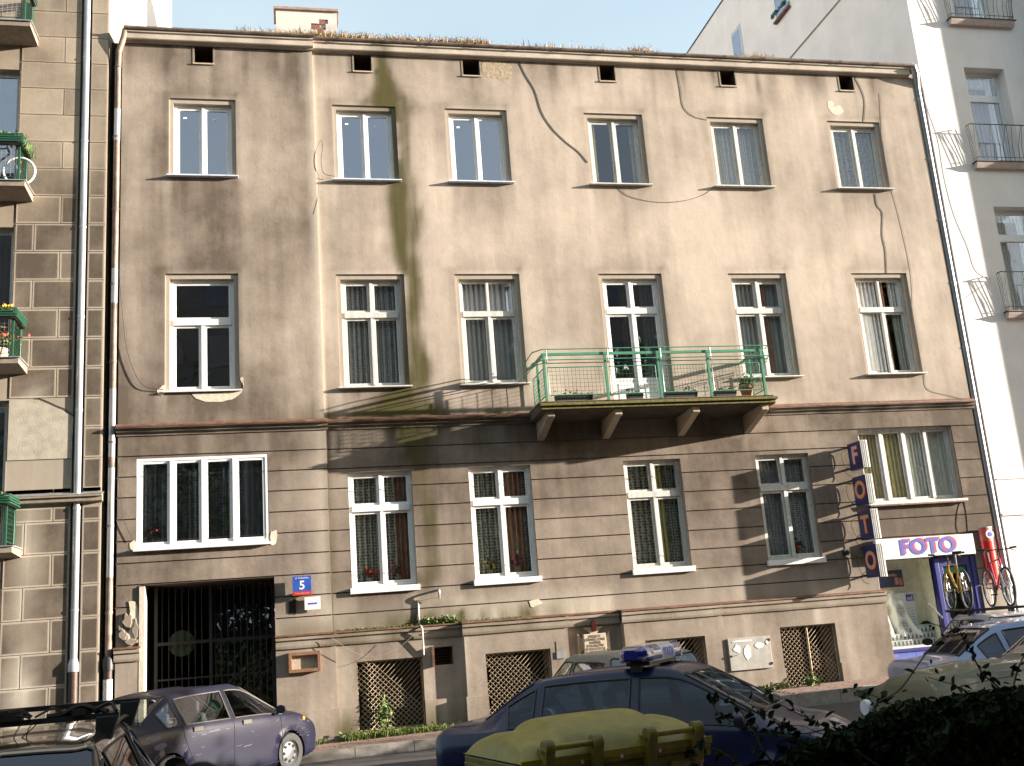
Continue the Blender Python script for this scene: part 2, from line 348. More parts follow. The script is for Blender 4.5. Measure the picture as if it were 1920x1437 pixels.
for i in range(-20, 40):
    x = i * 1.0; kb.hexa([(x + .006, -1.62, road_z(x) - .05), (x + .994, -1.62, road_z(x + 1) - .05), (x + .994, -1.5, road_z(x + 1) - .05), (x + .006, -1.5, road_z(x) - .05),
             (x + .006, -1.61, pave_z(x)), (x + .994, -1.61, pave_z(x + 1)), (x + .994, -1.5, pave_z(x + 1)), (x + .006, -1.5, pave_z(x))])
tag(kb.build('kerb', KERB), kind='structure')
kb = MB()
for i in range(-20, 40):
    x = i * 1.0; kb.hexa([(x + .006, -12.05, road_z(x) - .05), (x + .994, -12.05, road_z(x + 1) - .05), (x + .994, -11.9, road_z(x + 1) - .05), (x + .006, -11.9, road_z(x) - .05),
             (x + .006, -12.05, road_z(x) + .12), (x + .994, -12.05, road_z(x + 1) + .12), (x + .994, -11.91, road_z(x + 1) + .12), (x + .006, -11.91, road_z(x) + .12)])
tag(kb.build('near_kerb', KERB), kind='structure')
pv = sheet('pavement', -40, 60, -1.5, .12, lambda x, y: pave_z(x) - .012, mat('paver_joint', (.10, .085, .06), 1., nz=.4, scale=8), 100, 3)
pb = MB().box(0, .194, 0, .094, -.03, .0); pme = None
def paver(x, y, m_):
    global pme
    if pme is None:
        o = pb.build('paver', PAVE, pv, bevel=0); pme = {PAVE: o.data}; me2 = o.data.copy(); me2.materials[0] = PAVE2; pme[PAVE2] = me2; pme['first'] = o; bpy.data.objects.remove(o)
    o = link('paver', pme[m_], pv); o.location = (x, y, pave_z(x + .1) + random.uniform(-.003, .003)); o.rotation_euler = (random.uniform(-.01, .01), -math.atan(.02) + random.uniform(-.01, .01), random.uniform(-.012, .012))
for (xa, xb, ya, yb) in ((.3, 3.1, -1.48, -.35), (9.3, 11.6, -1.48, -.12)):
    y = ya; r = 0
    while y < yb:
        x = xa - (.1 if r % 2 else 0)
        while x < xb:
            paver(x, y, PAVE if random.random() < .8 else PAVE2); x += .2
        y += .1; r += 1

# ---------------------------------------------------------------- wall stains of the brown house
TW = [(-2.16, -.85), (1.12, 2.46), (3.52, 4.89), (6.65, 8.02), (9.58, 10.96), (12.60, 13.97)]
MW = [(-2.23, -.85), (1.07, 2.45), (3.50, 4.88), (6.62, 8.05), (9.60, 10.99), (12.60, 14.0)]
GW = [(1.15, 2.39), (3.52, 4.79), (6.75, 8.0), (9.68, 10.91)]
MOSSLINE = [(14.3, 2.22, .10, .5), (13.8, 2.2, .14, .8), (13.35, 2.28, .28, 1.), (13.0, 2.3, .55, 1.), (12.6, 2.58, .12, .8), (11.8, 2.6, .12, .8), (11.2, 2.5, .3, .85), (10.4, 2.42, .38, .9), (9.7, 2.45, .34, .8), (9.1, 2.62, .16, .7),
            (8.0, 2.6, .16, .4), (7.0, 2.62, .24, .7), (6.6, 2.3, .5, .7), (6.2, 2.3, 1.1, .8), (5.9, 2.4, .4, .7), (5.2, 2.6, .16, .7), (4.5, 2.6, .15, .5), (3.2, 2.7, .2, .35), (2.8, 2.4, .3, .3)]
def stain(x, z):
    n = fbm(x * .7, z * .7, 1.3); ns = fbm(x * 3.1, z * .28, 7.7, 4); nb = fbm(x * .35, z * .35, 4.2)
    if z > 6.1: d = .56 if x < .70 else .24
    elif z > 2.1: d = .82 if (x > .75 or x < .5) else .55
    else: d = .62
    if x < .72 and z > 6.1: d += .12 * sst(9.5, 6.5, z) + .12
    if x > .72: d += .22 * sst(13.2, 14.2, z) + .12 * sst(7.6, 6.3, z) * (z > 6.1)
    else: d += .18 * sst(13.3, 14.2, z)
    d += .30 * nb + .18 * n + .15 * ns * (1 if z > 6 else .6)
    pale = 0.; moss = 0.
    for W, z0 in ((TW, 11.27), (MW, 6.83)):
        for a, b in W:
            if a - .3 < x < b + .3:
                if z < z0: 
                    f = sst(z0 - 1.3, z0 - .05, z) if z0 > 8 else sst(z0 - .75, z0 - .05, z)
                    ins = sst(a - .02, a + .08, x) * sst(b + .12, b - .02, x); d += .34 * ins * f * (.6 + .4 * abs(ns))
                    pale += .55 * f * (bump1(a - .03, .12, x) + bump1(b + .03, .1, x)) * (.5 + ns)
                zt = z0 + (1.72 if z0 > 8 else 2.37)
                if z0 <= z <= zt + .2: d += .25 * (bump1(a - .05, .3, x) + bump1(b + .02, .15, x)); pale += .25 * bump1(b + .12, .1, x)
                if z > zt: d += .22 * sst(zt + .7, zt, z) * sst(a - .2, a + .3, x) * sst(b + .3, b, x)
    # rain streaks below the eaves and the attic vents
    if z > 12.9: d += .45 * max(0, ns + .1) * sst(13.0, 14.1, z); pale += .5 * max(0, fbm(x * 5, z * .3, 20) - .1) * sst(12.8, 14., z)
    # light strip at the joint of the two wall parts
    pale += .8 * bump1(.70, .10, x) * (z > 2.2); moss += .5 * bump1(.80, .06, x) * sst(9.6, 7.5, z) * (z > 2.1) * (.5 + ns)
    if z < 6.1:
        pale += .55 * bump1(9.55, .14, x) * sst(5.0, 6.0, z) * (.6 + ns) + .35 * bump1(.35, .22, x) * (.7 + ns)
        pale += .45 * max(0, ns - .05) * sst(3.1, 2.5, z) + .25 * sst(2.9, 2.3, z) * (z > 2.1)
        if 6.3 > x > 3.0 and z > 2.1: pale += .4 * sst(2.75, 2.3, z)
        if z > 5.5: d += .1; pale += .4 * max(0, ns - .1)
        for a, b in GW:
            if z < 2.92 and z > 2.1: pale += .3 * (bump1(a, .25, x) + bump1(b, .25, x)) * (.5 + ns)
        if 2.1 < z: d -= .2 * bump1(1.0, .35, x) + .15 * bump1(2.95, .4, x)
        if 12.1 < x and 2.7 < z < 3.7: d += .1
    if z < 2.1: pale += .3 * max(0, ns); moss += .75 * sst(.95, .35, z) * sst(3.3, 2.2, x) * sst(.3, 1.0, x) * (.8 + ns) + .25 * sst(.7, .3, z) * max(0, ns + .2)
    for (za, xa, wa, sa), (zb, xb, wb, sb) in zip(MOSSLINE, MOSSLINE[1:]):
        if zb <= z <= za:
            t = (za - z) / (za - zb); c = xa + (xb - xa) * t + .1 * fbm(z * 1.3, 3, 3); w = wa + (wb - wa) * t; s_ = sa + (sb - sa) * t
            q = max(0, 1 - ((x - c) / (w * 1.25)) ** 2); moss += s_ * q * 1.6 * (.85 + .9 * ns); d += .6 * s_ * max(0, 1 - abs(x - c - .05) / (w * 1.6))
    if z > 2.1: moss += .9 * sst(2.62, 2.2, z) * (sst(.8, 1.2, x) * sst(6.2, 4.4, x)) * (.6 + 1.2 * ns) + .5 * sst(2.5, 2.2, z) * sst(-.3, 0, x) * sst(1.0, .6, x)
    if 6.1 < z < 6.45: moss += .7 * sst(6.5, 6.15, z) * sst(-.6, .6, x) * sst(6., 4.6, x) * (.7 + ns)
    return (max(0, min(1, d)), max(0, min(1, moss)), max(0, min(1, pale)), 1.)

# ---------------------------------------------------------------- the brown house
HOUSE = thing('apartment_house', 'weathered three storey brown rendered house with a green balcony and a photo shop', 'house', (0, 0, 0))
YB = -.06                                        # face of the slightly forward left part
vents = [(-1.66, -1.29), (1.62, 1.99), (3.99, 4.36), (7.13, 7.48), (10.05, 10.41), (13.09, 13.45)]
holesT = [(a, b, 11.27, 12.99) for a, b in TW] + [(a, b, 6.83 if i != 3 else 6.18, 9.20) for i, (a, b) in enumerate(MW)] + [(a, b, 13.80, 14.18) for a, b in vents]
hl = [h for h in holesT if h[1] < .7]; hr = [h for h in holesT if h[0] > .7]
mb = MB(); panel(mb, .74, 15.08, 6.1, 14.3, 0, .11, hr); mb.quad((15.08, 0, 2.2), (15.08, .5, 2.2), (15.08, .5, 14.3), (15.08, 0, 14.3)); mb.build('upper_wall', PL, HOUSE, stain=stain)
mb = MB(); panel(mb, -3.07, .74, 6.1, 14.3, YB, .11, hl)
mb.quad((.74, YB, 2.2), (.74, 0, 2.2), (.74, 0, 14.3), (.74, YB, 14.3)); mb.quad((-3.07, .4, .1), (-3.07, YB, .1), (-3.07, YB, 14.3), (-3.07, .4, 14.3)); mb.build('upper_wall', PL, HOUSE, stain=stain)
gh = [(a, b, 2.92, 5.13) for a, b in GW]
G5 = (12.15, 14.46, 3.98, 5.62); G0 = (-2.73, -.35, 3.88, 5.55); GATE = (-2.65, -.28, -.1, 3.22); SHOP = (12.12, 14.5, .3, 3.2)
mb = MB(); panel(mb, .78, 12.1, 1.9, 6.1, .02, .4, gh); panel(mb, 12.1, 15.08, .2, 6.1, .02, .4, [G5, SHOP]); mb.build('lower_wall', PL, HOUSE, stain=lambda x, z: (1, 0, 0, 1))
mb = MB(); panel(mb, -3.07, .78, 1.9, 6.1, YB + .02, .4, [G0, GATE]); mb.build('lower_wall', PL, HOUSE, stain=lambda x, z: (1, 0, 0, 1))
lines_z = [5.60, 5.215, 4.83, 4.43, 4.03, 3.63, 3.24, 2.85, 2.46, 2.12]
def proud(name, x0, x1, z0, z1, y, yb, holes=(), step=.13, st=stain, m_=None):
    mb = MB(); hs = [(max(h[0], x0), min(h[1], x1), max(h[2], z0), min(h[3], z1)) for h in holes]; hs = [h for h in hs if h[1] - h[0] > .004 and h[3] - h[2] > .004]
    panel(mb, x0, x1, z0, z1, y, step, hs)
    mb.quad((x0, y, z0), (x0, yb, z0), (x1, yb, z0), (x1, y, z0)); mb.quad((x0, y, z1), (x1, y, z1), (x1, yb, z1), (x0, yb, z1))
    mb.quad((x0, yb, z0), (x0, y, z0), (x0, y, z1), (x0, yb, z1)); mb.quad((x1, y, z0), (x1, yb, z0), (x1, yb, z1), (x1, y, z1))
    return mb.build(name, m_ or PL, HOUSE, stain=st)
def course(za, zb, x0, x1, y, ops):
    full = sorted((h[0], h[1]) for h in ops if h[2] <= za + .02 and h[3] >= zb - .02); xs = x0
    for a, b in full + [(x1, x1)]:
        if a - xs > .03: proud('plaster_course', xs, a, za + .011, zb - .011, y, y + .024, ops)
        xs = max(xs, b)
for zb, za in zip(lines_z, lines_z[1:]):
    course(za, zb, .78, 12.1, -.004, gh)
    if za > 2.4 or True: course(za, zb, 12.1, 15.06, -.004, [G5, SHOP])
    course(za, zb, -3.06, .76, YB - .004, [G0, GATE])
course(1.0, 2.1, 14.52, 15.06, -.004, []); course(.3, 1.0, 14.52, 15.06, -.004, [])
proud('frieze_band', .78, 15.06, 5.61, 6.03, -.008, .03, [G5]); proud('frieze_band', -3.06, .76, 5.61, 6.03, YB - .008, YB + .03)
def moulding(name, prof, x0, x1, y, m_, st=None):
    n = max(1, int((x1 - x0) / .25)); mb = MB(); k = len(prof); off = 0
    for i in range(n + 1):
        x = x0 + (x1 - x0) * i / n
        for py, pz in prof: mb.v.append((x, y + py, pz + .006 * fbm(x * 2, pz * 5, 3)))
    for i in range(n):
        for j in range(k - 1): mb.f.append((i * k + j, (i + 1) * k + j, (i + 1) * k + j + 1, i * k + j + 1)); mb.mi.append(0)
    mb.f.append(tuple(range(k))); mb.mi.append(0); mb.f.append(tuple(n * k + j for j in range(k - 1, -1, -1))); mb.mi.append(0)
    return mb.build(name, m_, HOUSE, stain=st)
sc = lambda x, z: (min(1, stain(x, z)[0] + .1), min(1, (.75 if .6 < x < 5.2 else .25) * max(0, .8 + fbm(x * 3, 1, 2))) if z > 6.1 else stain(x, z)[1] * .5, .35 * max(0, fbm(x * 4, 2, 5) + .3), 1)
CP = [(.02, 5.98), (-.03, 5.98), (-.04, 6.03), (-.09, 6.05), (-.10, 6.10), (-.155, 6.11), (-.155, 6.145), (-.02, 6.20), (.02, 6.20)]
moulding('string_course', CP, .8, 15.1, 0, PL, sc); moulding('string_course', CP, -3.09, .80, YB, PL, sc)
for a, b, y in ((.8, 15.1, 0), (-3.09, .79, YB)):
    MB().extr([(y - .165, 6.125), (y - .165, 6.15), (y - .01, 6.215), (y, 6.205), (y - .15, 6.143)], a, b).build('flashing', FLASH, HOUSE)
CC = [(.02, 14.19), (-.04, 14.19), (-.05, 14.22), (-.11, 14.225), (-.12, 14.24), (-.125, 14.345), (-.155, 14.36), (-.16, 14.395), (.02, 14.44)]
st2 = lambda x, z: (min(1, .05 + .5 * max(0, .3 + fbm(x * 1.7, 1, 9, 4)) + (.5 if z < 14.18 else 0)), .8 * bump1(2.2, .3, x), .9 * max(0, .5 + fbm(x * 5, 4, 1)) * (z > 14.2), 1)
moulding('cornice', CC, .76, 14.95, 0, PL, st2); moulding('cornice', CC, -3.0, .76, YB - .02, PL, st2)
for a, b, y in ((.72, 15.02, 0), (-3.02, .78, YB - .02)):
    MB().extr([(y - .14, 14.398), (y - .19, 14.405), (y - .205, 14.43), (y - .20, 14.465), (y - .188, 14.435), (y - .145, 14.425), (y, 14.49), (y, 14.46)], a, b).build('eaves_gutter', mat('gutter_metal', (.20, .15, .12), .5, metal=.4, nz=.4, scale=3, streak=.3), HOUSE)
mb = MB()
for i in range(18): x = -2.6 + i * .98; MB().tube([(x, -.12, 14.39), (x, -.20, 14.395), (x, -.225, 14.43), (x, -.19, 14.47)], .008, 4).build('gutter_bracket', IRON, HOUSE)
MB().quad((-3.05, -.15, 14.475), (15.1, -.15, 14.475), (15.1, 7, 16.3), (-3.05, 7, 16.3)).quad((-3.05, 7, 16.3), (15.1, 7, 16.3), (15.1, 14, 14.5), (-3.05, 14, 14.5)).quad((15.1, 14, 0), (-.2, 14, 0), (-.2, 14, 14.5), (15.1, 14, 14.5)).quad((15.1, 0.02, 0), (15.1, 14, 0), (15.1, 14, 14.5), (15.1, .02, 14.5)).build('roof', mat('roof_felt', (.10, .085, .07), .9, nz=.4, scale=3, bump=.4), HOUSE)
mb = MB()
for x in (1.0, 5.8, 10.4): mb.box(x, x + .012, -.14, .02, 14.43, 14.48)
mb.build('felt_seam', IRON, HOUSE)
# attic vents
for a, b in vents:
    y = YB if b < 0 else 0
    fr = MB()
    fr.quad((a, y, 13.8), (a, y + .4, 13.8), (a, y + .4, 14.18), (a, y, 14.18)).quad((b, y, 13.8), (b, y, 14.18), (b, y + .4, 14.18), (b, y + .4, 13.8))
    fr.quad((a, y, 14.18), (a, y + .4, 14.18), (b, y + .4, 14.18), (b, y, 14.18)).quad((a, y, 13.8), (b, y, 13.8), (b, y + .4, 13.8), (a, y + .4, 13.8)).quad((a, y + .4, 13.8), (b, y + .4, 13.8), (b, y + .4, 14.18), (a, y + .4, 14.18))
    v = fr.build('attic_vent', mat('vent_dark', (.07, .045, .03), .9), HOUSE)
    MB().box(a - .03, b + .03, y - .03, y + .04, 13.765, 13.795).build('sill', STONE, v)
    MB().box(a - .035, a - .002, y - .008, y + .02, 13.80, 14.2).box(b + .002, b + .03, y - .008, y + .02, 13.80, 14.2).box(a - .035, b + .03, y - .008, y + .02, 14.182, 14.212).build('rim', CONC, v)

# ---------------------------------------------------------------- plinth
def plinth(x0, x1, y, holes=(), zb=0.0, foot=True, zt=1.95):
    o = proud('plinth_pier', x0, x1, zb, zt, y, .12, holes)
    if foot:
        xs = x0
        for h in sorted(holes) + [(x1, x1, 0, 0)]:
            if h[2] > .78: continue
            if h[0] - xs > .05: proud('footing', xs - (.03 if xs == x0 else 0), h[0] + (.03 if h[0] == x1 else 0), zb, .78, y - .045, y + .02)
            xs = h[1]
    return o
BW = [(1.18, 2.41, .32, 1.57), (3.59, 4.86, .37, 1.53), (6.78, 8.03, .45, 1.53), (9.66, 10.89, .38, 1.57)]
VENT = (2.63, 2.99, 1.39, 1.72)
plinth(.80, 3.2, -.03, [BW[0], VENT]); plinth(3.2, 5.23, -.17, [BW[1]]); proud('niche_wall', 5.23, 6.37, 0, 1.95, .02, .12)
plinth(6.37, 8.43, -.17, [BW[2]]); plinth(8.43, 12.1, -.15, [BW[3]]); plinth(-.28, .80, YB - .03, [(-.02, .46, 1.53, 1.77)]); plinth(-3.06, -2.65, YB - .03)
PC = [(.0, 1.90), (-.03, 1.90), (-.04, 1.95), (-.04, 2.03), (-.075, 2.05), (-.075, 2.10), (.0, 2.13)]
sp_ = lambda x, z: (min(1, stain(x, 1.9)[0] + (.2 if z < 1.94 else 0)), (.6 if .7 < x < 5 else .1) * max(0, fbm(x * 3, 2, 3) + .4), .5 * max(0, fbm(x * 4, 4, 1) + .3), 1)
for a, b, y in ((.80, 3.2, -.03), (3.17, 5.26, -.17), (6.34, 8.45, -.17), (8.45, 12.13, -.15), (-.28, .82, YB - .03), (-3.08, -2.64, YB - .03)):
    moulding('plinth_ledge', PC, a, b, y, PL, sp_)
    MB().extr([(y - .095, 2.115), (y - .095, 2.14), (.02, 2.165), (.02, 2.15)], a - .01, b + .01).build('flashing', FLASH, HOUSE)
moulding('plinth_ledge', PC, 5.26, 6.34, .0, PL, sp_); MB().extr([(-.09, 2.115), (-.09, 2.14), (.04, 2.165), (.04, 2.15)], 5.27, 6.33).build('flashing', FLASH, HOUSE)
proud('plinth_pier', 12.1, 12.14, 0, 1.95, -.1, .1)
def cave(mb, a, b, z0, z1, y0, y1):
    mb.quad((a, y0, z0), (a, y1, z0), (a, y1, z1), (a, y0, z1)).quad((b, y0, z0), (b, y0, z1), (b, y1, z1), (b, y1, z0)).quad((a, y0, z1), (a, y1, z1), (b, y1, z1), (b, y0, z1)).quad((a, y0, z0), (b, y0, z0), (b, y1, z0), (a, y1, z0))
    return mb
for i, (a, b, z0, z1) in enumerate(BW):
    y = [-.03, -.17, -.17, -.15][i]; rv = MB(); cave(rv, a, b, z0, z1, y, .5)
    r = rv.build('basement_window', PL, HOUSE, stain=lambda x, z: (.8, .1, .1, 1)); MB().quad((a, .5, z0), (b, .5, z0), (b, .5, z1), (a, .5, z1)).build('pane', mat('basement_dark', (.02, .018, .015), .7), r)
    g = MB(); s_ = .088; h_ = z1 - z0 - .03; w_ = b - a; yy = y + .10; n = int((w_ + h_) / s_) + 2
    bul = (lambda x: .07 * math.exp(-((x - .18) / .12) ** 2)) if i == 0 else (lambda x: 0)
    for sgn in (1, -1):
        for k in range(-int(h_ / (s_ * 1.15)) - 2, int(w_ / s_) + 3):
            xa = k * s_ * 1.15 + .02; pts = []
            m = 14
            for q in range(m + 1):
                t = h_ * q / m; x = xa + sgn * t * 1.05 + (0 if sgn > 0 else h_ * 0)
                if 0 <= x <= w_: pts.append((a + x, yy - bul(x) + (.004 if sgn > 0 else -.004), z0 + .02 + t))
            if len(pts) > 1: g.tube(pts, .0068, 4, cap=False)
    for xx in ([w_ * .5] if i in (3,) else []): g.tube([(a + xx, yy - .02, z0), (a + xx, yy - .02, z1 - .03)], .022, 6)
    g.tube([(a + .01, yy, z0 + .01), (a + .01, yy, z1 - .02), (b - .01, yy, z1 - .02), (b - .01, yy, z0 + .01), (a + .01, yy, z0 + .01)], .012, 4)
    g.build('grille', GRILLE, r)
    if i < 2: proud('window_step', a - .02, b + .02, .1, z0 - .0, y - .02, .1)
v = cave(MB(), *VENT, -.03, .3).build('plinth_vent', CONC, HOUSE); MB().quad((VENT[0], .3, VENT[2]), (VENT[1], .3, VENT[2]), (VENT[1], .3, VENT[3]), (VENT[0], .3, VENT[3])).build('back', BLACK, v)
mb = MB(); 
for q in range(6): mb.box(VENT[0], VENT[1], .02, .03, VENT[2] + .03 + q * .055, VENT[2] + .04 + q * .055)
mb.build('slat', CASTI, v); MB().box(VENT[0] - .05, VENT[0] - .002, -.10, .0, VENT[2] - .02, VENT[3] + .02).build('rusty_flap', FLASH, v)

# ---------------------------------------------------------------- windows
def sash(par, x0, x1, z0, z1, y, m_, gl, t=.05, ang=0., hinge='L', name='sash', panel_h=0.):
    w = x1 - x0; h = z1 - z0; o0 = 0 if hinge == 'L' else -w; mb = MB()
    mb.box(o0, o0 + t, -.02, .025, 0, h).box(o0 + w - t, o0 + w, -.02, .025, 0, h).box(o0 + t, o0 + w - t, -.018, .023, 0, t).box(o0 + t, o0 + w - t, -.018, .023, h - t, h)
    if panel_h: mb.box(o0 + t, o0 + w - t, -.014, .02, t, panel_h).box(o0 + t + .06, o0 + w - t - .06, -.024, -.012, t + .07, panel_h - .07).box(o0 + t, o0 + w - t, -.019, .024, panel_h, panel_h + t)
    s_ = mb.build(name, m_, par, bevel=.004); s_.location = (x0 if hinge == 'L' else x1, y, z0); s_.rotation_euler = (0, 0, ang)
    zb = (panel_h + t) if panel_h else t
    g = MB().quad((o0 + t, 0, zb), (o0 + w - t, 0, zb), (o0 + w - t, 0, h - t), (o0 + t, 0, h - t)).build('pane', gl, par); g.location = s_.location; g.rotation_euler = (0, 0, ang + random.uniform(-.006, .006)); 
    if not ang: g.rotation_euler.x = random.uniform(-.008, .008)
    return s_
def curtain(par, x0, x1, z0, z1, y, m_, amp=.02, per=.11):
    mb = MB(); n = max(6, int((x1 - x0) / .025))
    ph = random.random() * 6
    for i in range(n + 1):
        x = x0 + (x1 - x0) * i / n; yy = y + amp * math.sin(ph + x * 6.28 / per + 1.5 * math.sin(x * 5)); mb.v += [(x, yy, z0), (x + .0, yy * 1.0, z1)]
    mb.f = [(2 * i, 2 * i + 2, 2 * i + 3, 2 * i + 1) for i in range(n)]; mb.mi = [0] * n
    return mb.build('curtain', m_, par, smooth=True)
LG = lace('lace_grey', (.50, .50, .54), .08, 22.); LW = lace('lace_white', (.85, .83, .78), .08, 40.); LF = lace('lace_floral', (.54, .53, .49), .3, 17.); LP = lace('plain_net', (.55, .55, .59), .06, 90.)
DRAPE = mat('brown_drape', (.34, .17, .12), .9, nz=.2); OLIVE = mat('olive_drape', (.42, .38, .18), .9, nz=.2)
def window(kind, x0, x1, z0, z1, yf=0., trim=True, m_=WHITE, gl=GLW, cur=None, opened={}, sillm=None, sill_t=.03, drapes=None, frac=.30, name='window', bot_panel=0., ledge=.10, depth=.15):
    a, b, t_ = (x0 + .085, x1 - .085, z1 - .10) if trim else (x0, x1, z1); yF = yf + depth
    fw = .06; fr = MB()
    fr.box(a, a + fw, yF - .03, yF + .06, z0, t_).box(b - fw, b, yF - .03, yF + .06, z0, t_).box(a + fw, b - fw, yF - .03, yF + .06, z0, z0 + fw).box(a + fw, b - fw, yF - .03, yF + .06, t_ - fw, t_)
    A, B, Z0, Z1 = a + fw, b - fw, z0 + fw, t_ - fw; mid = (A + B) / 2
    zt = Z1 - (Z1 - Z0) * frac
    if kind in 'MD1': fr.box(A, B, yF - .055, yF + .05, zt - .10, zt + .02)
    if kind in 'TM1D': fr.box(mid - .028, mid + .028, yF - .045, yF + .04, Z0, (Z1 if kind in 'T' else zt - .10))
    if kind in 'MD': fr.box(mid - .028, mid + .028, yF - .045, yF + .04, zt + .02, Z1)
    if kind == 'Q':
        for q in (1, 2, 3): x = A + (B - A) * q / 4; fr.box(x - .035, x + .035, yF - .045, yF + .04, Z0, Z1)
    W = fr.build(name, m_, HOUSE, bevel=.005)
    sr = MB(); T = lambda x, z: (.55 if z > 6 else .8, stain(x, z)[1] * .7, .35, 1)
    if trim:
        yr = yf + .035; cave(sr, x0, x1, z0, z1, yf, yr)
        for (p, q, r, s_) in ((x0, a, z0, z1), (b, x1, z0, z1), (a, b, t_, z1)): sr.quad((p, yr, r), (q, yr, r), (q, yr, s_), (p, yr, s_))
        cave(sr, a, b, z0, t_, yr, yF + .06)
    else: cave(sr, a, b, z0, t_, yf - .004, yF + .06)
    sr.build('surround', PL, W, stain=T)
    rm = MB(); cave(rm, a - .3, b + .3, z0 - .2, t_ + .1, yF + .06, yF + 1.3); rm.quad((a - .3, yF + 1.3, z0 - .2), (b + .3, yF + 1.3, z0 - .2), (b + .3, yF + 1.3, t_ + .1), (a - .3, yF + 1.3, t_ + .1)); rm.build('room', ROOMD, W)
    MB().box(x0 - .04, x1 + .04, yf - ledge, yF - .03, z0 - sill_t, z0 - .002).build('sill', sillm or m_, W, bevel=.004)
    R = []
    if kind == 'T': R = [(A, mid - .028, Z0, Z1, 'L'), (mid + .028, B, Z0, Z1, 'R')]
    elif kind in 'MD': R = [(A, mid - .028, zt + .02, Z1, 'L'), (mid + .028, B, zt + .02, Z1, 'R'), (A, mid - .028, Z0, zt - .10, 'L'), (mid + .028, B, Z0, zt - .10, 'R')]
    elif kind == '1': R = [(A, B, zt + .02, Z1, 'L'), (A, mid - .028, Z0, zt - .10, 'L'), (mid + .028, B, Z0, zt - .10, 'R')]
    elif kind == 'Q':
        e = [A] + [A + (B - A) * q / 4 for q in (1, 2, 3)] + [B]
        R = [(e[q] + (.035 if q else 0), e[q + 1] - (.035 if q < 3 else 0), Z0, Z1, 'L') for q in range(4)]
    for i, (p, q, r, s_, hg) in enumerate(R):
        sash(W, p + .003, q - .003, r + .003, s_ - .003, yF, m_, gl, .045, opened.get(i, 0.), hg, panel_h=(bot_panel if kind == 'D' and i > 1 else 0))
    if cur: curtain(W, A, B, z0, t_, yF + .12, cur)
    if drapes:
        for p, q, mm in drapes: curtain(W, A + (B - A) * p, A + (B - A) * q, z0, t_, yF + .085, mm, .03, .09)
    return W
def sticker(W, x, z, y, r=0.): o = MB().box(-.035, .035, -.001, .001, -.02, .02).build('sticker', SIGNW, W); o.location = (x, y, z); o.rotation_euler = (0, r, 0)
BL = mat('grey_blind', (.13, .13, .14), .8)
for i, (a, b) in enumerate(TW):
    if i < 3:
        W = window('T', a, b, 11.27, 12.99, YB if i == 0 else 0, True, WHITE, GLN, None, sillm=mat('new_sill', (.62, .68, .80), .4), frac=0); W['label'] = 'new white plastic window with stickers'
        y = (YB if i == 0 else 0) + .145
        sticker(W, a + .3, 12.62, y, -.1); sticker(W, (b - .42) if i else b - .45, 12.6, y, .15)
        if i == 1: MB().box(b - .62, b - .2, .18, .182, 12.35, 12.7).build('blind', BL, W)
    else: window('T', a, b, 11.27, 12.99, 0, True, WHITEOLD, GLD, (LG, LW, LF)[i - 3] if i > 3 else None, frac=0, sillm=WHITEOLD, drapes=[(0, .12, OLIVE), (.88, 1, OLIVE)])
W = window('1', MW[0][0], MW[0][1], 6.83, 9.2, YB, True, WHITE, GLN, None, frac=.36, ledge=.06, sillm=WHITE)
window('M', *MW[1], 6.83, 9.2, 0, True, WHITEOLD, GLD, LG, sillm=WHITEOLD)
window('M', *MW[2], 6.83, 9.2, 0, True, WHITEOLD, GLD, LP, opened={0: 1.35, 1: -.75}, sillm=WHITEOLD)
BD = window('D', MW[3][0], MW[3][1], 6.18, 9.2, 0, True, WHITE, GLN, None, frac=.22, bot_panel=.62, name='balcony_door', ledge=.02, drapes=[(.3, .55, OLIVE), (.7, 1, LW)])
window('M', *MW[4], 6.83, 9.2, 0, True, WHITEOLD, GLD, LP, sillm=WHITEOLD, drapes=[(.6, .75, DRAPE)])
window('M', *MW[5], 6.83, 9.2, 0, True, WHITEOLD, GLD, None, opened={0: 1.3, 1: -.9, 2: .22}, sillm=WHITEOLD, drapes=[(.0, .46, mat('white_cloth', (.86, .85, .84), .9)), (.5, .68, DRAPE), (.76, 1, LW)])
W = window('Q', *G0[:2], G0[2], G0[3], YB, False, WHITE, GLN, LF, depth=.03, sill_t=.05, drapes=[(0, .2, LW), (.82, 1, LW)]); W['label'] = 'wide white window of four casements above the gateway'
for i, (a, b) in enumerate(GW):
    window('M', a, b, 2.92, 5.13, 0, False, WHITE if i < 2 else WHITEOLD, GLD, (LF, LF, LF, LG)[i], sillm=WHITE, sill_t=.11, ledge=.07, depth=.12, frac=.29, drapes=[[(.75, .95, DRAPE)], [(.6, .9, DRAPE)], [(.6, .72, OLIVE)], [(.0, .3, LG)]][i])
W = window('Q', *G5[:2], G5[2], G5[3], 0, False, WHITEOLD, GLD, None, sillm=WHITEOLD, sill_t=.05, depth=.17, drapes=[(0, .48, mat('beige_blind', (.70, .62, .38), .8)), (.5, 1, mat('white_blind', (.85, .84, .80), .8))]); W['label'] = 'wide old window of four casements above the shop sign'
MB().box(12.14, 14.5, -.10, .05, 3.90, 3.93).build('flashing', FLASH, HOUSE)

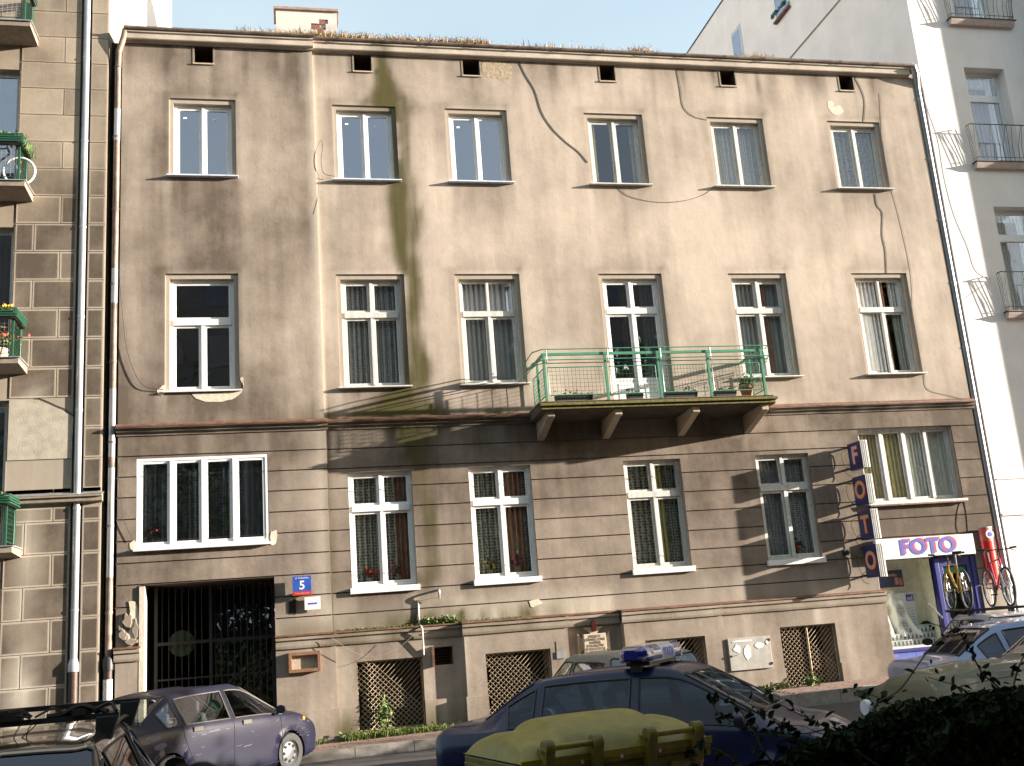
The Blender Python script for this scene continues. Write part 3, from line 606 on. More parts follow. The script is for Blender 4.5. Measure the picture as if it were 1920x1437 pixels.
# bare plaster patches around the newer windows
def patch(name, pts, y, m_=STONE, t=.006):
    c = curve_pts([(p[0], 0, p[1]) for p in pts] + [(pts[0][0], 0, pts[0][1])], 3)[:-1]
    return MB().prism([(p.x + random.uniform(-.01, .01), p.z + random.uniform(-.01, .01)) for p in c], y - t, y + .01).build(name, m_, HOUSE)
PATCH = mat('fresh_filler', (.62, .55, .44), .95, nz=.15, scale=15, bump=.4)
patch('plaster_patch', [(-1.75, 6.78), (-1.6, 6.64), (-1.2, 6.60), (-.92, 6.68), (-.80, 6.82), (-.78, 7.05), (-.84, 7.05), (-.86, 6.80)], YB, PATCH)
patch('plaster_patch', [(-2.36, 6.88), (-2.36, 6.78), (-2.24, 6.76), (-2.24, 6.95)], YB, PATCH); patch('plaster_patch', [(-.33, 4.05), (-.22, 4.08), (-.23, 3.85), (-.33, 3.82)], YB - .004, PATCH)
patch('plaster_patch', [(-2.84, 4.0), (-2.74, 4.05), (-2.75, 3.85), (-2.83, 3.9)], YB - .004, PATCH)
patch('plaster_patch', [(12.68, 13.35), (12.72, 13.5), (12.85, 13.48), (12.86, 13.36), (13.0, 13.4), (13.08, 13.25), (12.95, 13.15), (12.78, 13.18)], 0, PATCH, .003)
patch('plaster_patch', [(4.55, 2.46), (4.75, 2.47), (4.8, 2.38), (4.7, 2.36), (4.58, 2.33)], -.006, PATCH)
ROUGH = mat('exposed_rubble_plaster', (.36, .29, .20), 1., nz=.3, scale=14, bump=1., bscale=16)
patch('plaster_patch', [(4.42, 14.12), (4.75, 14.16), (5.05, 14.1), (5.1, 13.95), (4.98, 13.7), (4.72, 13.74), (4.5, 13.8), (4.42, 13.95)], 0, ROUGH, .002)
patch('plaster_patch', [(-2.84, 2.95), (-2.70, 2.9), (-2.67, 2.55), (-2.72, 2.25), (-2.86, 2.3), (-2.8, 2.6)], YB - .004, PATCH, .015)
for q, (x, z, w, h, t) in enumerate(((-2.86, 2.62, .10, .14, .05), (-2.72, 2.44, .07, .20, .035), (-2.93, 2.36, .09, .10, .045), (-2.80, 2.24, .14, .07, .06), (-2.97, 2.55, .05, .16, .03))):
    k = 13; pl = [(x + w * math.cos(a) * random.uniform(.6, 1.15), z + h * math.sin(a) * random.uniform(.6, 1.15)) for a in [c * 2 * math.pi / k for c in range(k)]]
    MB().prism(pl, YB - t, YB).build('broken_plaster', PL, HOUSE, stain=lambda x, z: (.75 + .3 * fbm(x * 8, z * 8, 2), 0, .1, 1), bevel=.012)

# ---------------------------------------------------------------- gateway
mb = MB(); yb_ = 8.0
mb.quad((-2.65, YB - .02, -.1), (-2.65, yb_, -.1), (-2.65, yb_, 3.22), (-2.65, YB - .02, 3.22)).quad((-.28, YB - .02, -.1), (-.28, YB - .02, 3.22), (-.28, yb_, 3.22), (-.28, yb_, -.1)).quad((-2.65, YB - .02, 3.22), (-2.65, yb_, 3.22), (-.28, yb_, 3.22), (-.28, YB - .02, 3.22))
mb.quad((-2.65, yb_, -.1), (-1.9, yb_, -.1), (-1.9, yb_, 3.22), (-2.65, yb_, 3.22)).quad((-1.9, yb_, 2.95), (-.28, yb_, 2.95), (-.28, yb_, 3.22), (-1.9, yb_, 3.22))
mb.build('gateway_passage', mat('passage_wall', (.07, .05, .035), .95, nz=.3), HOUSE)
mb = MB(); mb.box(-2.66, -2.57, YB - .035, .25, 0, 3.2); mb.build('gate_jamb', mat('whitewashed_jamb', (.58, .52, .44), .95, nz=.15, scale=8, bump=.4), HOUSE)
GT = MB().box(-2.48, -2.42, .55, .61, .15, 3.2).box(-.36, -.30, .55, .61, .15, 3.2).box(-1.50, -1.44, .55, .61, .15, 3.2).box(-2.42, -.36, .56, .60, 2.13, 2.19).box(-2.42, -.36, .56, .60, .25, .29).box(-2.42, -.36, .56, .60, 1.5, 1.53).build('iron_gate', IRON, HOUSE)
bar = MB().tube([(0, 0, 0), (0, 0, 2.95)], .009, 5).build('bar', IRON, GT); bm = bar.data; bar.location = (-2.34, .58, .22)
for i in range(1, 17):
    x = -2.34 + i * .118
    if abs(x + 1.47) < .05: continue
    o = link('bar', bm, GT); o.location = (x, .58, .22)
mb = MB()
ring = [(-.82 + .2 * math.cos(t), .57, 2.78 + .2 * math.sin(t)) for t in [math.pi + i * math.pi / 14 for i in range(15)]]; mb.tube(ring, .014, 5)
for t in (3.7, 4.3, 4.95, 5.6): mb.tube([(-.82, .57, 2.78), (-.82 + .2 * math.cos(t), .57, 2.78 + .2 * math.sin(t))], .010, 4)
mb.build('scroll', IRON, GT)
MB().quad((-1.44, .60, 2.19), (-.36, .60, 2.19), (-.36, .60, 3.1), (-1.44, .60, 3.1)).build('pane', glass('grimy_glass', .0, (.16, .19, .24)), GT)
mb = MB(); mb.lathe([(0, 0), (.24, 0), (.24, .02), (0, .02)], (-2.0, .62, 2.15), (0, 1, 0), 20); mb.build('round_plate', mat('green_plate', (.012, .03, .01), .6), GT)
# ---------------------------------------------------------------- courtyard seen through the gateway
MB().box(1.6, 2.2, 8.2, 26, 0, 11).build('added_shade_wing', PL, HOUSE)  # unseen wing added to block the sun from the courtyard shrub
YW = thing('courtyard_wall', 'old red brick wall across the courtyard seen through the gateway', 'wall', (0, 19, 0)); MB().box(-9, 9, 0, .3, 0, 2.6).build('wall', mat('courtyard_brick', (.07, .035, .02), .95, nz=.4, scale=12), YW)
mb = MB(); leaves(mb, lambda: (random.uniform(-4.5, 1.5), random.uniform(13, 16), abs(random.gauss(2.2, 1.3))), 2600, .22); 
CT = thing('courtyard_shrub', 'leafy green shrub in the courtyard behind the iron gate', 'shrub', (0, 0, 0)); mb.build('foliage', LEAF, CT); Tube('stem', TWIG, CT, [(-2, 14.5, 0), (-2, 14.6, 2.4)], .08)
sheet('courtyard_lawn', -14, 14, 14.05, 19, lambda x, y: road_z(x) + .05, GRASS, 10, 4)

# ---------------------------------------------------------------- main balcony
BAL = MB().extr([(0.0, 5.98), (-1.06, 6.02), (-1.06, 6.08), (-1.12, 6.09), (-1.12, 6.145), (0, 6.19)], 4.84, 9.78).build('balcony', mat('stained_concrete', (.065, .050, .038), .95, nz=.4, scale=3, bump=.3), HOUSE)
MB().extr([(-1.125, 6.092), (-1.135, 6.10), (-1.135, 6.15), (-1.08, 6.165), (-1.08, 6.152), (-1.12, 6.148)], 4.82, 9.80).extr([(-1.06, 6.03), (-1.09, 6.035), (-1.085, 6.075), (-1.06, 6.075)], 4.85, 9.77).build('mossy_edge', MOSSC, BAL)
MB().box(4.84, 9.78, -1.05, -.004, 6.19, 6.20).build('floor_screed', CONC, BAL)
for x in (4.98, 6.36, 8.0, 9.5):
    MB().hexa([(x, 0.0, 5.60), (x + .15, 0.0, 5.60), (x + .15, 0.02, 5.99), (x, 0.02, 5.99), (x, -.98, 5.91), (x + .15, -.98, 5.91), (x + .15, -.98, 6.03), (x, -.98, 6.03)]).build('bracket', STONE if x > 5 else CONC, BAL, bevel=.01)
Z0, ZT = 6.2, 7.2; yo = -1.04; xl, xr = 4.95, 9.66
posts = [4.98, 6.24, 7.35, 8.42, 9.6]
for x in posts + []:
    MB().box(x - .022, x + .022, yo - .022, yo + .022, Z0, 7.13).build('post', GREEN, BAL)
    Tube('rail_bracket', GREEN, BAL, [(x + .05, yo - .01, 7.2), (x + .05, yo - .055, 7.22), (x + .05, yo - .055, 7.0), (x + .05, yo, 6.97)], .011, 5)
for x in (4.98, 9.6):
    MB().box(x - .02, x + .02, -.5, -.46, Z0, 7.10).build('post', GREEN, BAL)
MB().box(xl, xr, yo - .025, yo + .03, 7.12, 7.17).build('handrail', GREEN, BAL)
for x in (4.98, 9.62): MB().box(x - .025, x + .025, yo + .03, -.01, 7.12, 7.17).build('handrail', GREEN, BAL)
for z, dy in ((7.235, .06), (7.02, .06), (6.965, 0.)):
    Tube('rail', GREEN if z > 7 else DGREEN, BAL, [(4.8, -.02, z - .05), (4.8, yo + .18, z), (4.95, yo - dy, z), (9.75, yo - dy, z), (9.82, yo + .2, z), (9.86, -.1, z)], .0125 if z > 7 else .009, 6)
def meshpanel(p0, p1, z0, z1, par, m_=GREEN, nx=9, nz=6, fr=.013, wr=.0035, wm=None):
    p0 = Vector(p0); p1 = Vector(p1); q = lambda t, z: (p0.x + (p1.x - p0.x) * t, p0.y + (p1.y - p0.y) * t, z)
    f = MB().tube([q(0, z0), q(0, z1), q(1, z1), q(1, z0), q(0, z0)], fr, 5).build('panel_frame', m_, par)
    w = MB()
    for i in range(1, nx): w.tube([q(i / nx, z0), q(i / nx, z1)], wr, 4, cap=False)
    for j in range(1, nz): z = z0 + (z1 - z0) * j / nz; w.tube([q(0, z), q(1, z)], wr, 4, cap=False)
    w.build('wire_mesh', wm or m_, par); return f
for a, b in zip(posts, posts[1:]): meshpanel((a + .07, yo, 0), (b - .07, yo, 0), 6.32, 6.88, BAL, nx=14, nz=7, wm=DGREEN)
for x in (4.98, 9.6): meshpanel((x, yo + .06, 0), (x, -.52, 0), 6.32, 6.88, BAL, nx=6, nz=7); meshpanel((x, -.44, 0), (x, -.06, 0), 6.32, 6.88, BAL, nx=5, nz=7)
# rainwater hopper and pipe bracket where the balcony meets the wall
def planter(x0, x1, y, z, lab, m_=None, plants=40, fl=None, h=.13, dx=.15, yaw=0.):
    t = thing('flower_box', lab, 'flower box', ((x0 + x1) / 2, y, z), yaw, 'flower boxes on the balconies'); w = (x1 - x0) / 2
    MB().hexa([(-w + .02, -dx / 2 + .015, 0), (w - .02, -dx / 2 + .015, 0), (w - .02, dx / 2 - .015, 0), (-w + .02, dx / 2 - .015, 0), (-w, -dx / 2, h), (w, -dx / 2, h), (w, dx / 2, h), (-w, dx / 2, h)]).build('box', m_ or PLASTB, t, bevel=.006)
    MB().box(-w - .005, w + .005, -dx / 2 - .005, -dx / 2 + .008, h - .02, h + .006).build('rim', m_ or PLASTB, t)
    mb = MB(); leaves(mb, lambda: (random.uniform(-w, w), random.uniform(-dx / 2, dx / 2), h + abs(random.gauss(.03, .05))), plants, .035); tag(mb.build('plant', fl or LEAFB, t), kind='stuff'); return t
planter(5.18, 5.95, -.9, 6.205, 'long black flower box of dried seedlings at the left end of the green balcony', plants=60, fl=STRAW)
planter(6.66, 7.0, -.92, 6.205, 'short black flower box at the foot of the balcony door', plants=25)
planter(7.45, 8.15, -.92, 6.205, 'black flower box with striped side right of the balcony door', plants=50)
planter(8.52, 9.0, -.92, 6.205, 'black flower box beside the terracotta pot on the green balcony', plants=40)
t = thing('flower_pot', 'round terracotta pot with a bushy plant at the right end of the green balcony', 'flower pot', (9.28, -.85, 6.205)); MB().lathe([(0, 0), (.10, 0), (.14, .17), (.16, .17), (.16, .22), (.13, .22), (.12, .18), (0, .18)], (0, 0, 0), (0, 0, 1), 16).build('pot', mat('terracotta', (.35, .13, .07), .8), t, smooth=True)
mb = MB(); leaves(mb, lambda: (random.gauss(0, .09), random.gauss(0, .09), .24 + abs(random.gauss(0, .09))), 220, .035); tag(mb.build('plant', LEAFB, t), kind='stuff')

# ---------------------------------------------------------------- drainpipes
def drain(lab, pts, r, m_, shoe=None, nclip=8, group=None, par=None, joints=True):
    o = MB().tube(pts, r, 12).build('drainpipe', m_, par, smooth=True)
    if par is None: tag(o, lab, 'drainpipe', group)
    else: o['label'] = lab
    a, b = Vector(pts[0]), Vector(pts[-1])
    if joints:
        for i in range(nclip):
            t = (i + .5) / nclip; z = a.z + (b.z - a.z) * t
            # find x,y on polyline
            for p, q in zip(pts, pts[1:]):
                if min(p[2], q[2]) <= z <= max(p[2], q[2]):
                    u = (z - p[2]) / (q[2] - p[2] + 1e-9); x = p[0] + (q[0] - p[0]) * u; y = p[1] + (q[1] - p[1]) * u; break
            c = MB(); c.lathe([(r + .001, -.02), (r + .007, -.02), (r + .007, .02), (r + .001, .02)], (x, y, z), (0, 0, 1), 12); c.tube([(x - r, y, z), (x - r - .03, y + .05, z)], .008, 4); c.build('pipe_clip', m_, o)
    return o
P1 = drain('white zinc drainpipe running down the left house', [(-3.75, -.10, 16.5), (-3.75, -.10, 1.95)], .066, ZINC)
q = MB().tube([(-3.75, -.10, 2.02), (-3.75, -.10, 1.92), (-3.75, -.10, 1.80)], [.068, .10, .10], 12).build('collar', ZINC, P1, smooth=True); MB().tube([(-3.75, -.10, 1.82), (-3.75, -.10, .1)], .085, 12).build('cast_iron_shoe', CASTI, P1, smooth=True)
P2 = drain('rusty drainpipe in the gap at the left edge of the brown house', [(-3.0, -.19, 14.42), (-3.03, -.18, 14.25), (-3.13, -.12, 13.95), (-3.15, -.05, 13.6), (-3.18, -.05, 2.0)], .06, RUSTP)
for za, zb in ((12.0, 12.7), (8.6, 9.3), (5.6, 6.9), (3.4, 5.4)): MB().tube([(-3.15 - (13.6 - za) * .0026, -.05, za), (-3.15 - (13.6 - zb) * .0026, -.05, zb)], .0615, 12).build('zinc_length', ZINC, P2, smooth=True)
MB().tube([(-3.18, -.05, 2.02), (-3.18, -.05, 1.96), (-3.18, -.05, 1.78)], [.07, .10, .10], 12).build('collar', IRON, P2, smooth=True); MB().tube([(-3.18, -.05, 1.8), (-3.18, -.05, .1)], .08, 12).build('cast_iron_shoe', CASTI, P2, smooth=True)
MB().tube([(-3.18, -.053, 1.25), (-3.18, -.053, 1.62)], .083, 12).build('torn_poster', mat('torn_paper', (.75, .73, .70), .8, nz=.3, scale=22), P2, smooth=True)
P3 = drain('grey zinc drainpipe between the brown house and the white house', [(15.02, -.18, 14.42), (15.10, -.12, 14.25), (15.18, .04, 13.95), (15.20, .05, 2.0), (15.20, .05, .4)], .075, ZINC, nclip=9)
MB().tube([(15.12, .0, 14.6), (15.12, -.02, 14.32)], .03, 6).build('lightning_rod', ZINC, P3)

# ---------------------------------------------------------------- chimney
CH = thing('chimney', 'wide chimney stack with peeling whitewash and bare bricks on the roof of the brown house', 'chimney', (.75, 3.3, 15.2))
chm = plaster('chimney_wash', (.56, .50, .47), (.26, .25, .26), (.66, .62, .58), (.2, .12, .08))
mb = MB(); panel(mb, -.74, .74, 0, 1.95, -.3, .1, [(.10, .46, 1.45, 1.62), (.26, .40, 1.25, 1.45), (.3, .52, 1.62, 1.74)]); mb.quad((.74, -.3, 0), (.74, .3, 0), (.74, .3, 1.95), (.74, -.3, 1.95)).quad((-.74, .3, 0), (-.74, -.3, 0), (-.74, -.3, 1.95), (-.74, .3, 1.95)).quad((-.74, -.3, 1.95), (.74, -.3, 1.95), (.74, .3, 1.95), (-.74, .3, 1.95))
mb.quad((-.74, -.27, 0), (.74, -.27, 0), (.74, -.27, 1.95), (-.74, -.27, 1.95))
mb.build('stack', chm, CH, stain=lambda x, z: (max(0, min(1, .25 + fbm(x * 2, z * 2, 3) + (.5 if x > .1 and z < 1.6 else 0))), 0, .5, 1))
bme = MB().box(0, .24, 0, .05, 0, .062).build('brick', BRICK, CH); bd = bme.data; bme.location = (.10, -.295, 1.46)
for x, z in ((.10, 1.535), (.21, 1.605), (.27, 1.26), (.16, 1.33), (.27, 1.40), (.30, 1.64), (.22, 1.39), (.3, 1.70), (.34, 1.46)):
    o = link('brick', bd, CH); o.location = (x, -.293 + random.uniform(-.004, .008), z); o.scale = (.9 if x < .3 else .6, 1, .95)
MB().box(-.79, .79, -.35, .35, 1.95, 2.03).build('cap', mat('cap_stone', (.30, .22, .19), .9, nz=.3), CH, bevel=.012)

# ---------------------------------------------------------------- dry grass on the eaves
mb = MB()
def pg():
    while True:
        x = random.uniform(-.8, 8.6); f = fbm(x * 1.1, 0, 5)
        if random.random() < (.9 if .4 < x < 4.6 else .45 if x < .4 else .12 + .5 * (7.9 < x < 8.4)) * (.75 + f): return (x, random.uniform(-.18, .3), 14.47)
blades(mb, pg, 13000, .17, .006, 1.1)
def pg2(): x = random.gauss(11.0, .25); return (x, random.uniform(-.18, .2), 14.47)
blades(mb, pg2, 500, .16, .005, 1.2)
tag(mb.build('dry_grass', STRAW), 'dry straw coloured grass growing along the eaves of the brown house', 'grass', kind='stuff')
mb = MB(); blades(mb, lambda: (random.uniform(.3, 1.5), random.uniform(-.1, .3), 14.49), 500, .25, .006, .7); tag(mb.build('roof_weeds', GRASS), 'green weeds in front of the chimney on the eaves', 'weeds', kind='stuff')

# ---------------------------------------------------------------- left house
LH = thing('neighbouring_house', 'tall house on the left faced with square jointed render blocks and green balconies', 'house', (-3.33, 0, 0))
LH.location = (0, -.12, 0)
def lst(x, z):
    ns = fbm(x * 3, z * .4, 11, 4); n = fbm(x * .8, z * .8, 2); up = sst(9.5, 12.5, z)
    d = .88 * (1 - up) + .42 * up + .3 * n + .15 * ns
    pale = max(0, .9 * bump1(-4.55, .28, x) * sst(7.2, 6.6, z) * (.5 + ns)) + .5 * bump1(-4.75, .12, x) * (z < 4) + .4 * max(0, ns) * (z < 2)
    return (max(0, min(1, d)), 0., max(0, min(1, pale)), 1.)
mb = MB(); panel(mb, -4.97, -3.33, 0, 17, .012, .5, [(-3.85, -3.655, .05, 17)]); mb.quad((-3.85, .012, 0), (-3.85, .13, 0), (-3.85, .13, 17), (-3.85, .012, 17)).quad((-3.655, .012, 0), (-3.655, .012, 17), (-3.655, .13, 17), (-3.655, .13, 0)).quad((-3.85, .13, 0), (-3.655, .13, 0), (-3.655, .13, 17), (-3.85, .13, 17)); panel(mb, -7.5, -4.97, 0, 17, .012, .5, [(-6.5, -4.97, 10.95, 13.46), (-6.5, -4.97, 7.5, 10.12), (-6.5, -4.97, 4.1, 6.72), (-6.5, -4.97, .8, 3.3)])
mb.quad((-3.33, .012, 0), (-3.33, 12, 0), (-3.33, 12, 21.7), (-3.33, .012, 21.7)); mb.build('wall', PLB, LH, stain=lambda x, z: (.6 if z < 10 else .42, 0, .35 if z < 10 else .1, 1))
def block(x0, x1, z0, z1):
    g = .009; e = .035; y = 0; mb = MB(); X = [x0 + g, x0 + g + .015, x0 + g + e, x1 - g - e, x1 - g - .015, x1 - g]; Z = [z0 + g, z0 + g + .015, z0 + g + e, (z0 + z1) / 2, z1 - g - e, z1 - g - .015, z1 - g]
    if x1 - x0 > .5: X.insert(3, (x0 + x1) / 2)
    nx = len(X)
    for z in Z:
        for x in X: mb.v.append((x, y, z))
    nv = len(mb.v)
    mb.f = [(j * nx + i, j * nx + i + 1, (j + 1) * nx + i + 1, (j + 1) * nx + i) for j in range(len(Z) - 1) for i in range(nx - 1)]; mb.mi = [0] * len(mb.f)
    for (a, b) in (((X[0], Z[0]), (X[-1], Z[0])), ((X[-1], Z[0]), (X[-1], Z[-1])), ((X[-1], Z[-1]), (X[0], Z[-1])), ((X[0], Z[-1]), (X[0], Z[0]))):
        mb.quad((a[0], y, a[1]), (b[0], y, b[1]), (b[0], .012, b[1]), (a[0], .012, a[1]))
    rr = random.uniform(-.17, .17)
    def st(x, z):
        edge = min(x - X[0], X[-1] - x, z - Z[0], Z[-1] - z); s_ = lst(x, z); up = sst(9.0, 12.5, z); k = 1 if edge < .028 else 0
        return (max(0, min(1, s_[0] + rr - k * .42 * (1 - up) - .1 * k)), 0, min(1, s_[2] + k * .34 * (1 - .8 * up)), 1)
    mb.build('facade_block', PLB, LH, stain=st)
z = 17.1; r = 0
while z > .1:
    z0 = z - .575
    spans = [(-3.655, -3.335)] + ([(-4.96, -4.15), (-4.15, -3.85)] if r % 2 else [(-4.96, -3.85)])
    if z < 5.0 or (z < 10.3 and r % 2 == 0): spans = [(-3.655, -3.335)] + ([(-4.96, -4.15), (-4.15, -3.85)] if r % 2 else [(-4.96, -4.62), (-4.62, -3.85)])
    for a, b in spans:
        if a < -3.7 and z0 < 6.55 and z > 5.6: continue
        if z0 < 4.98 < z or z0 < 4.75 < z:
            if z > 5.0: block(a, b, 5.0, z)
            if z0 < 4.72: block(a, b, z0, 4.72)
        else: block(a, b, z0, z)
    z = z0; r += 1
pts = [(-4.95, 5.6), (-3.86, 5.6), (-3.84, 6.38), (-4.0, 6.5), (-4.25, 6.62), (-4.45, 6.72), (-4.95, 6.73)]
MB().prism(pts, -.004, .01).build('bare_render_patch', mat('bare_cement', (.40, .36, .29), .95, nz=.18, scale=6, bump=.4), LH)
MB().tube([(-4.45, -.004, 6.75), (-4.3, -.004, 6.68), (-4.15, -.004, 6.60), (-4.0, -.004, 6.53), (-3.84, -.004, 6.40)], .012, 4).build('crack', IRON, LH)
MB().extr([(.01, 4.77), (-.10, 4.79), (-.10, 4.86), (-.14, 4.87), (-.14, 4.90), (.01, 4.95)], -7.5, -3.30).build('ledge', CONC, LH)
mb = MB(); mb.extr([(-.142, 4.905), (-.142, 4.915), (.0, 4.96), (.0, 4.952)], -7.5, -3.28); mb.build('ledge_flashing', ZINC, LH)
for (zb, zt) in ((10.95, 13.46), (7.5, 10.12), (4.1, 6.72), (.8, 3.3)):
    w = MB().box(-6.5, -6.4, .14, .2, zb, zt).box(-5.05, -4.97, .14, .2, zb, zt).box(-6.4, -5.05, .14, .2, zt - .1, zt).box(-5.75, -5.7, .14, .2, zb, zt).build('balcony_door', WHITEOLD, LH)
    MB().quad((-6.4, .17, zb), (-5.05, .17, zb), (-5.05, .17, zt - .1), (-6.4, .17, zt - .1)).build('pane', GLN, w); curtain(w, -6.4, -5.05, zb, zt, .3, LP)
    cave(MB(), -6.5, -4.97, zb, zt, .0, .25).build('reveal', CONC, w); MB().quad((-6.8, 1, zb), (-4.7, 1, zb), (-4.7, 1, zt), (-6.8, 1, zt)).build('room', ROOMD, w)
lb = [14.15, 10.80, 7.37, 4.0]
LBL = ['topmost', 'upper', 'middle', 'lowest']
for i, z in enumerate(lb):
    B_ = MB().extr([(0, z - .02), (0, z - .16), (-.66, z - .12), (-.66, z - .015)], -8, -4.66).build('balcony', CONC, LH)
    MB().extr([(0, z), (-.69, z), (-.69, z - .018), (0, z - .018)], -8, -4.63).build('slab_edge', ZINC, B_)
    for x in (-4.78, -5.9, -7.0): MB().box(x - .018, x + .018, -.64, -.604, z, z + .82).build('post', DGREEN, B_)
    MB().box(-4.80, -4.76, -.05, -.01, z, z + .82).build('post', DGREEN, B_)
    MB().box(-8, -4.76, -.65, -.59, z + .80, z + .83).build('handrail', DGREEN, B_); MB().box(-4.80, -4.75, -.59, -.0, z + .80, z + .83).build('handrail', DGREEN, B_)
    meshpanel((-4.84, -.62, 0), (-5.86, -.62, 0), z + .08, z + .72, B_, DGREEN, 12, 8, .01, .003, ZINC); meshpanel((-4.78, -.56, 0), (-4.78, -.06, 0), z + .08, z + .72, B_, DGREEN, 7, 8, .01, .003)
    # slatted holder for flower boxes outside the rail
    for k in range(4): 
        MB().box(-7.5, -4.70, -.80, -.785, z + .72 + k * .045, z + .75 + k * .045).build('holder_slat', DGREEN, B_); MB().box(-4.70, -4.685, -.785, -.05, z + .72 + k * .045, z + .75 + k * .045).build('holder_slat', DGREEN, B_)
    MB().box(-7.5, -4.71, -.78, -.66, z + .70, z + .71).box(-4.76, -4.71, -.66, -.05, z + .70, z + .71).build('holder_base', IRON, B_)
    if i in (1, 2, 3): planter(-5.7, -4.76, -.842, z + .712, '%s flower box on the left house, hung on its green balcony rail' % ['', 'upper', 'middle', 'lowest'][i], plants=220 if i < 3 else 60, fl=(None, LEAFB, FYEL, GRASS)[i], dx=.12)
t = thing('bicycle', 'white wheeled bicycle standing on the upper green balcony of the left house', 'bicycle', (-5.35, -.50, 10.8)); BIKE_L = t
mb = MB(); blades(mb, lambda: (-4.75 + random.gauss(0, .05), random.uniform(-.82, -.2), 11.5), 260, .3, .008, .7); tag(mb.build('trailing_plant', LEAFB), 'yellow green plant spilling over the corner of the upper green balcony', 'plant')
t = thing('geranium_pot', 'potted red geraniums behind the mesh of the middle green balcony', 'flower pot', (-5.05, -.5, 7.37)); MB().lathe([(0, 0), (.12, 0), (.16, .22), (0, .22)], (0, 0, 0), (0, 0, 1), 12).build('pot', STONE, t, smooth=True)
mb = MB(); leaves(mb, lambda: (random.gauss(0, .12), random.gauss(0, .1), .3 + abs(random.gauss(0, .15))), 120, .05); mb.build('leaves', LEAFB, t); mb = MB(); leaves(mb, lambda: (random.gauss(0, .18), random.gauss(0, .12), .5 + random.gauss(0, .08)), 60, .05, 1); mb.build('flowers', FRED, t)
# taller white part of the left house behind
GB = thing('white_gable', 'sunlit white gable rising behind the roof of the brown house at the left', 'building', (-3.2, 2.9, 0)); MB().box(-8, 0.0, 0, 7.4, 10, 30).build('wall', mat('gable_white', (.86, .83, .80), .9), GB)
MB().quad((-3.07, .42, 0), (-3.34, .42, 0), (-3.34, .42, 14.4), (-3.07, .42, 14.4)).build('gap_wall', BLACK, LH)  # near-black sheet paints the shade into the gap between the houses

# ---------------------------------------------------------------- white house on the right
WH = thing('white_house', 'tall white rendered house on the right with small iron balconies', 'house', (15.2, 0, 0)); WH.location = (0, 0, 0)
YR = -.01; XR = 15.31
RW = [(16.55, 17.68, 11.98, 14.56), (16.62, 17.8, 8.22, 10.87), (16.60, 17.8, 15.85, 18.3), (16.65, 17.8, 4.6, 7.1)]
mb = MB(); panel(mb, XR, 19.0, 0, 22.7, YR, 1.0, RW); mb.quad((XR, 14, 0), (XR, YR, 0), (XR, YR, 22.7), (XR, 14, 22.7)).quad((XR, YR, 22.7), (19, YR, 22.7), (19, 14, 22.7), (XR, 14, 22.7)); mb.build('wall', CREAM, WH)
MB().box(19.0, 24, -.72, 0, 3.9, 22.7).build('added_shadow_bay', CREAM, WH); MB().box(19.0, 24, -.2, 0, 0, 3.9).build('wall', CREAM, WH)  # unseen bay added to cast the upright shadow edge on the white wall
MB().box(XR + .02, 18.9, YR - .025, YR + .01, 3.55, 3.60).build('plinth_band', CREAM, WH); MB().box(XR + .05, 18.9, YR - .015, YR + .01, 4.35, 4.37).build('plinth_band', CREAM, WH)
for i, (a, b, z0, z1) in enumerate(RW):
    w = MB().box(a, a + .06, YR + .25, YR + .32, z0, z1).box(b - .1, b, YR + .25, YR + .32, z0, z1).box(a + .06, b - .1, YR + .25, YR + .32, z1 - .10, z1).box(a + .06, b - .1, YR + .24, YR + .33, z1 - .80, z1 - .62).build('window', WHITE, WH, bevel=.005)
    cave(MB(), a, b, z0, z1, YR, YR + .35).build('reveal', CREAM, w); MB().quad((a, YR + .28, z0), (b, YR + .28, z0), (b, YR + .28, z1), (a, YR + .28, z1)).build('pane', GLW, w)
    MB().quad((a - .2, 1, z0), (b + .2, 1, z0), (b + .2, 1, z1), (a - .2, 1, z1)).build('room', ROOMD, w); curtain(w, a, b, z0, z1, YR + .4, (LP, LW, LF, LG)[i])
    if i == 3: continue
    c0, c1 = a - .25, b + .35; zb = z0 - .02
    B_ = MB().extr([(YR, zb - .14), (YR - .10, zb - .14), (YR - .15, zb - .05), (YR - .17, zb), (YR, zb)], c0, c1).build('balcony', mat('pink_stone', (.52, .42, .38), .8), WH)
    MB().box(c0 - .03, c1 + .03, YR - .19, YR, zb, zb + .02).build('slab_edge', IRON, B_)
    rl = MB(); P = [(c0 + .03, YR - .02), (c0 + .03, YR - .15), (c1 - .03, YR - .15), (c1 - .03, YR - .02)]; P2_ = [(p[0] + (-.10 if p[0] < 17 else .1), p[1] - .06) for p in P]
    rl.tube([(p[0], p[1], zb + .95) for p in P2_], .014, 5); rl.tube([(p[0], p[1], zb + .12) for p in P], .009, 4)
    rl.build('rail', IRON, B_); br = MB()
    n = 13
    for k in range(n + 1):
        t_ = k / n; x = P[1][0] + (P[2][0] - P[1][0]) * t_; x2 = P2_[1][0] + (P2_[2][0] - P2_[1][0]) * t_; br.tube([(x, YR - .15, zb), (x + (.06 if k % 2 else -.06) * .3, YR - .17, zb + .4), (x2 + (.12 if k % 3 == 0 else 0), YR - .21, zb + .95)], .006, 4, cap=False)
    for k in range(3):
        y = YR - .02 - .05 * k; br.tube([(P[0][0], y, zb), (P2_[0][0], y - .04, zb + .95)], .006, 4, cap=False); br.tube([(P[2][0], y, zb), (P2_[2][0], y - .04, zb + .95)], .006, 4, cap=False)
    br.build('baluster', IRON, B_)
MB().quad((15.06, .18, 0), (15.33, .18, 0), (15.33, .18, 14.4), (15.06, .18, 14.4)).build('gap_wall', CONC, WH)
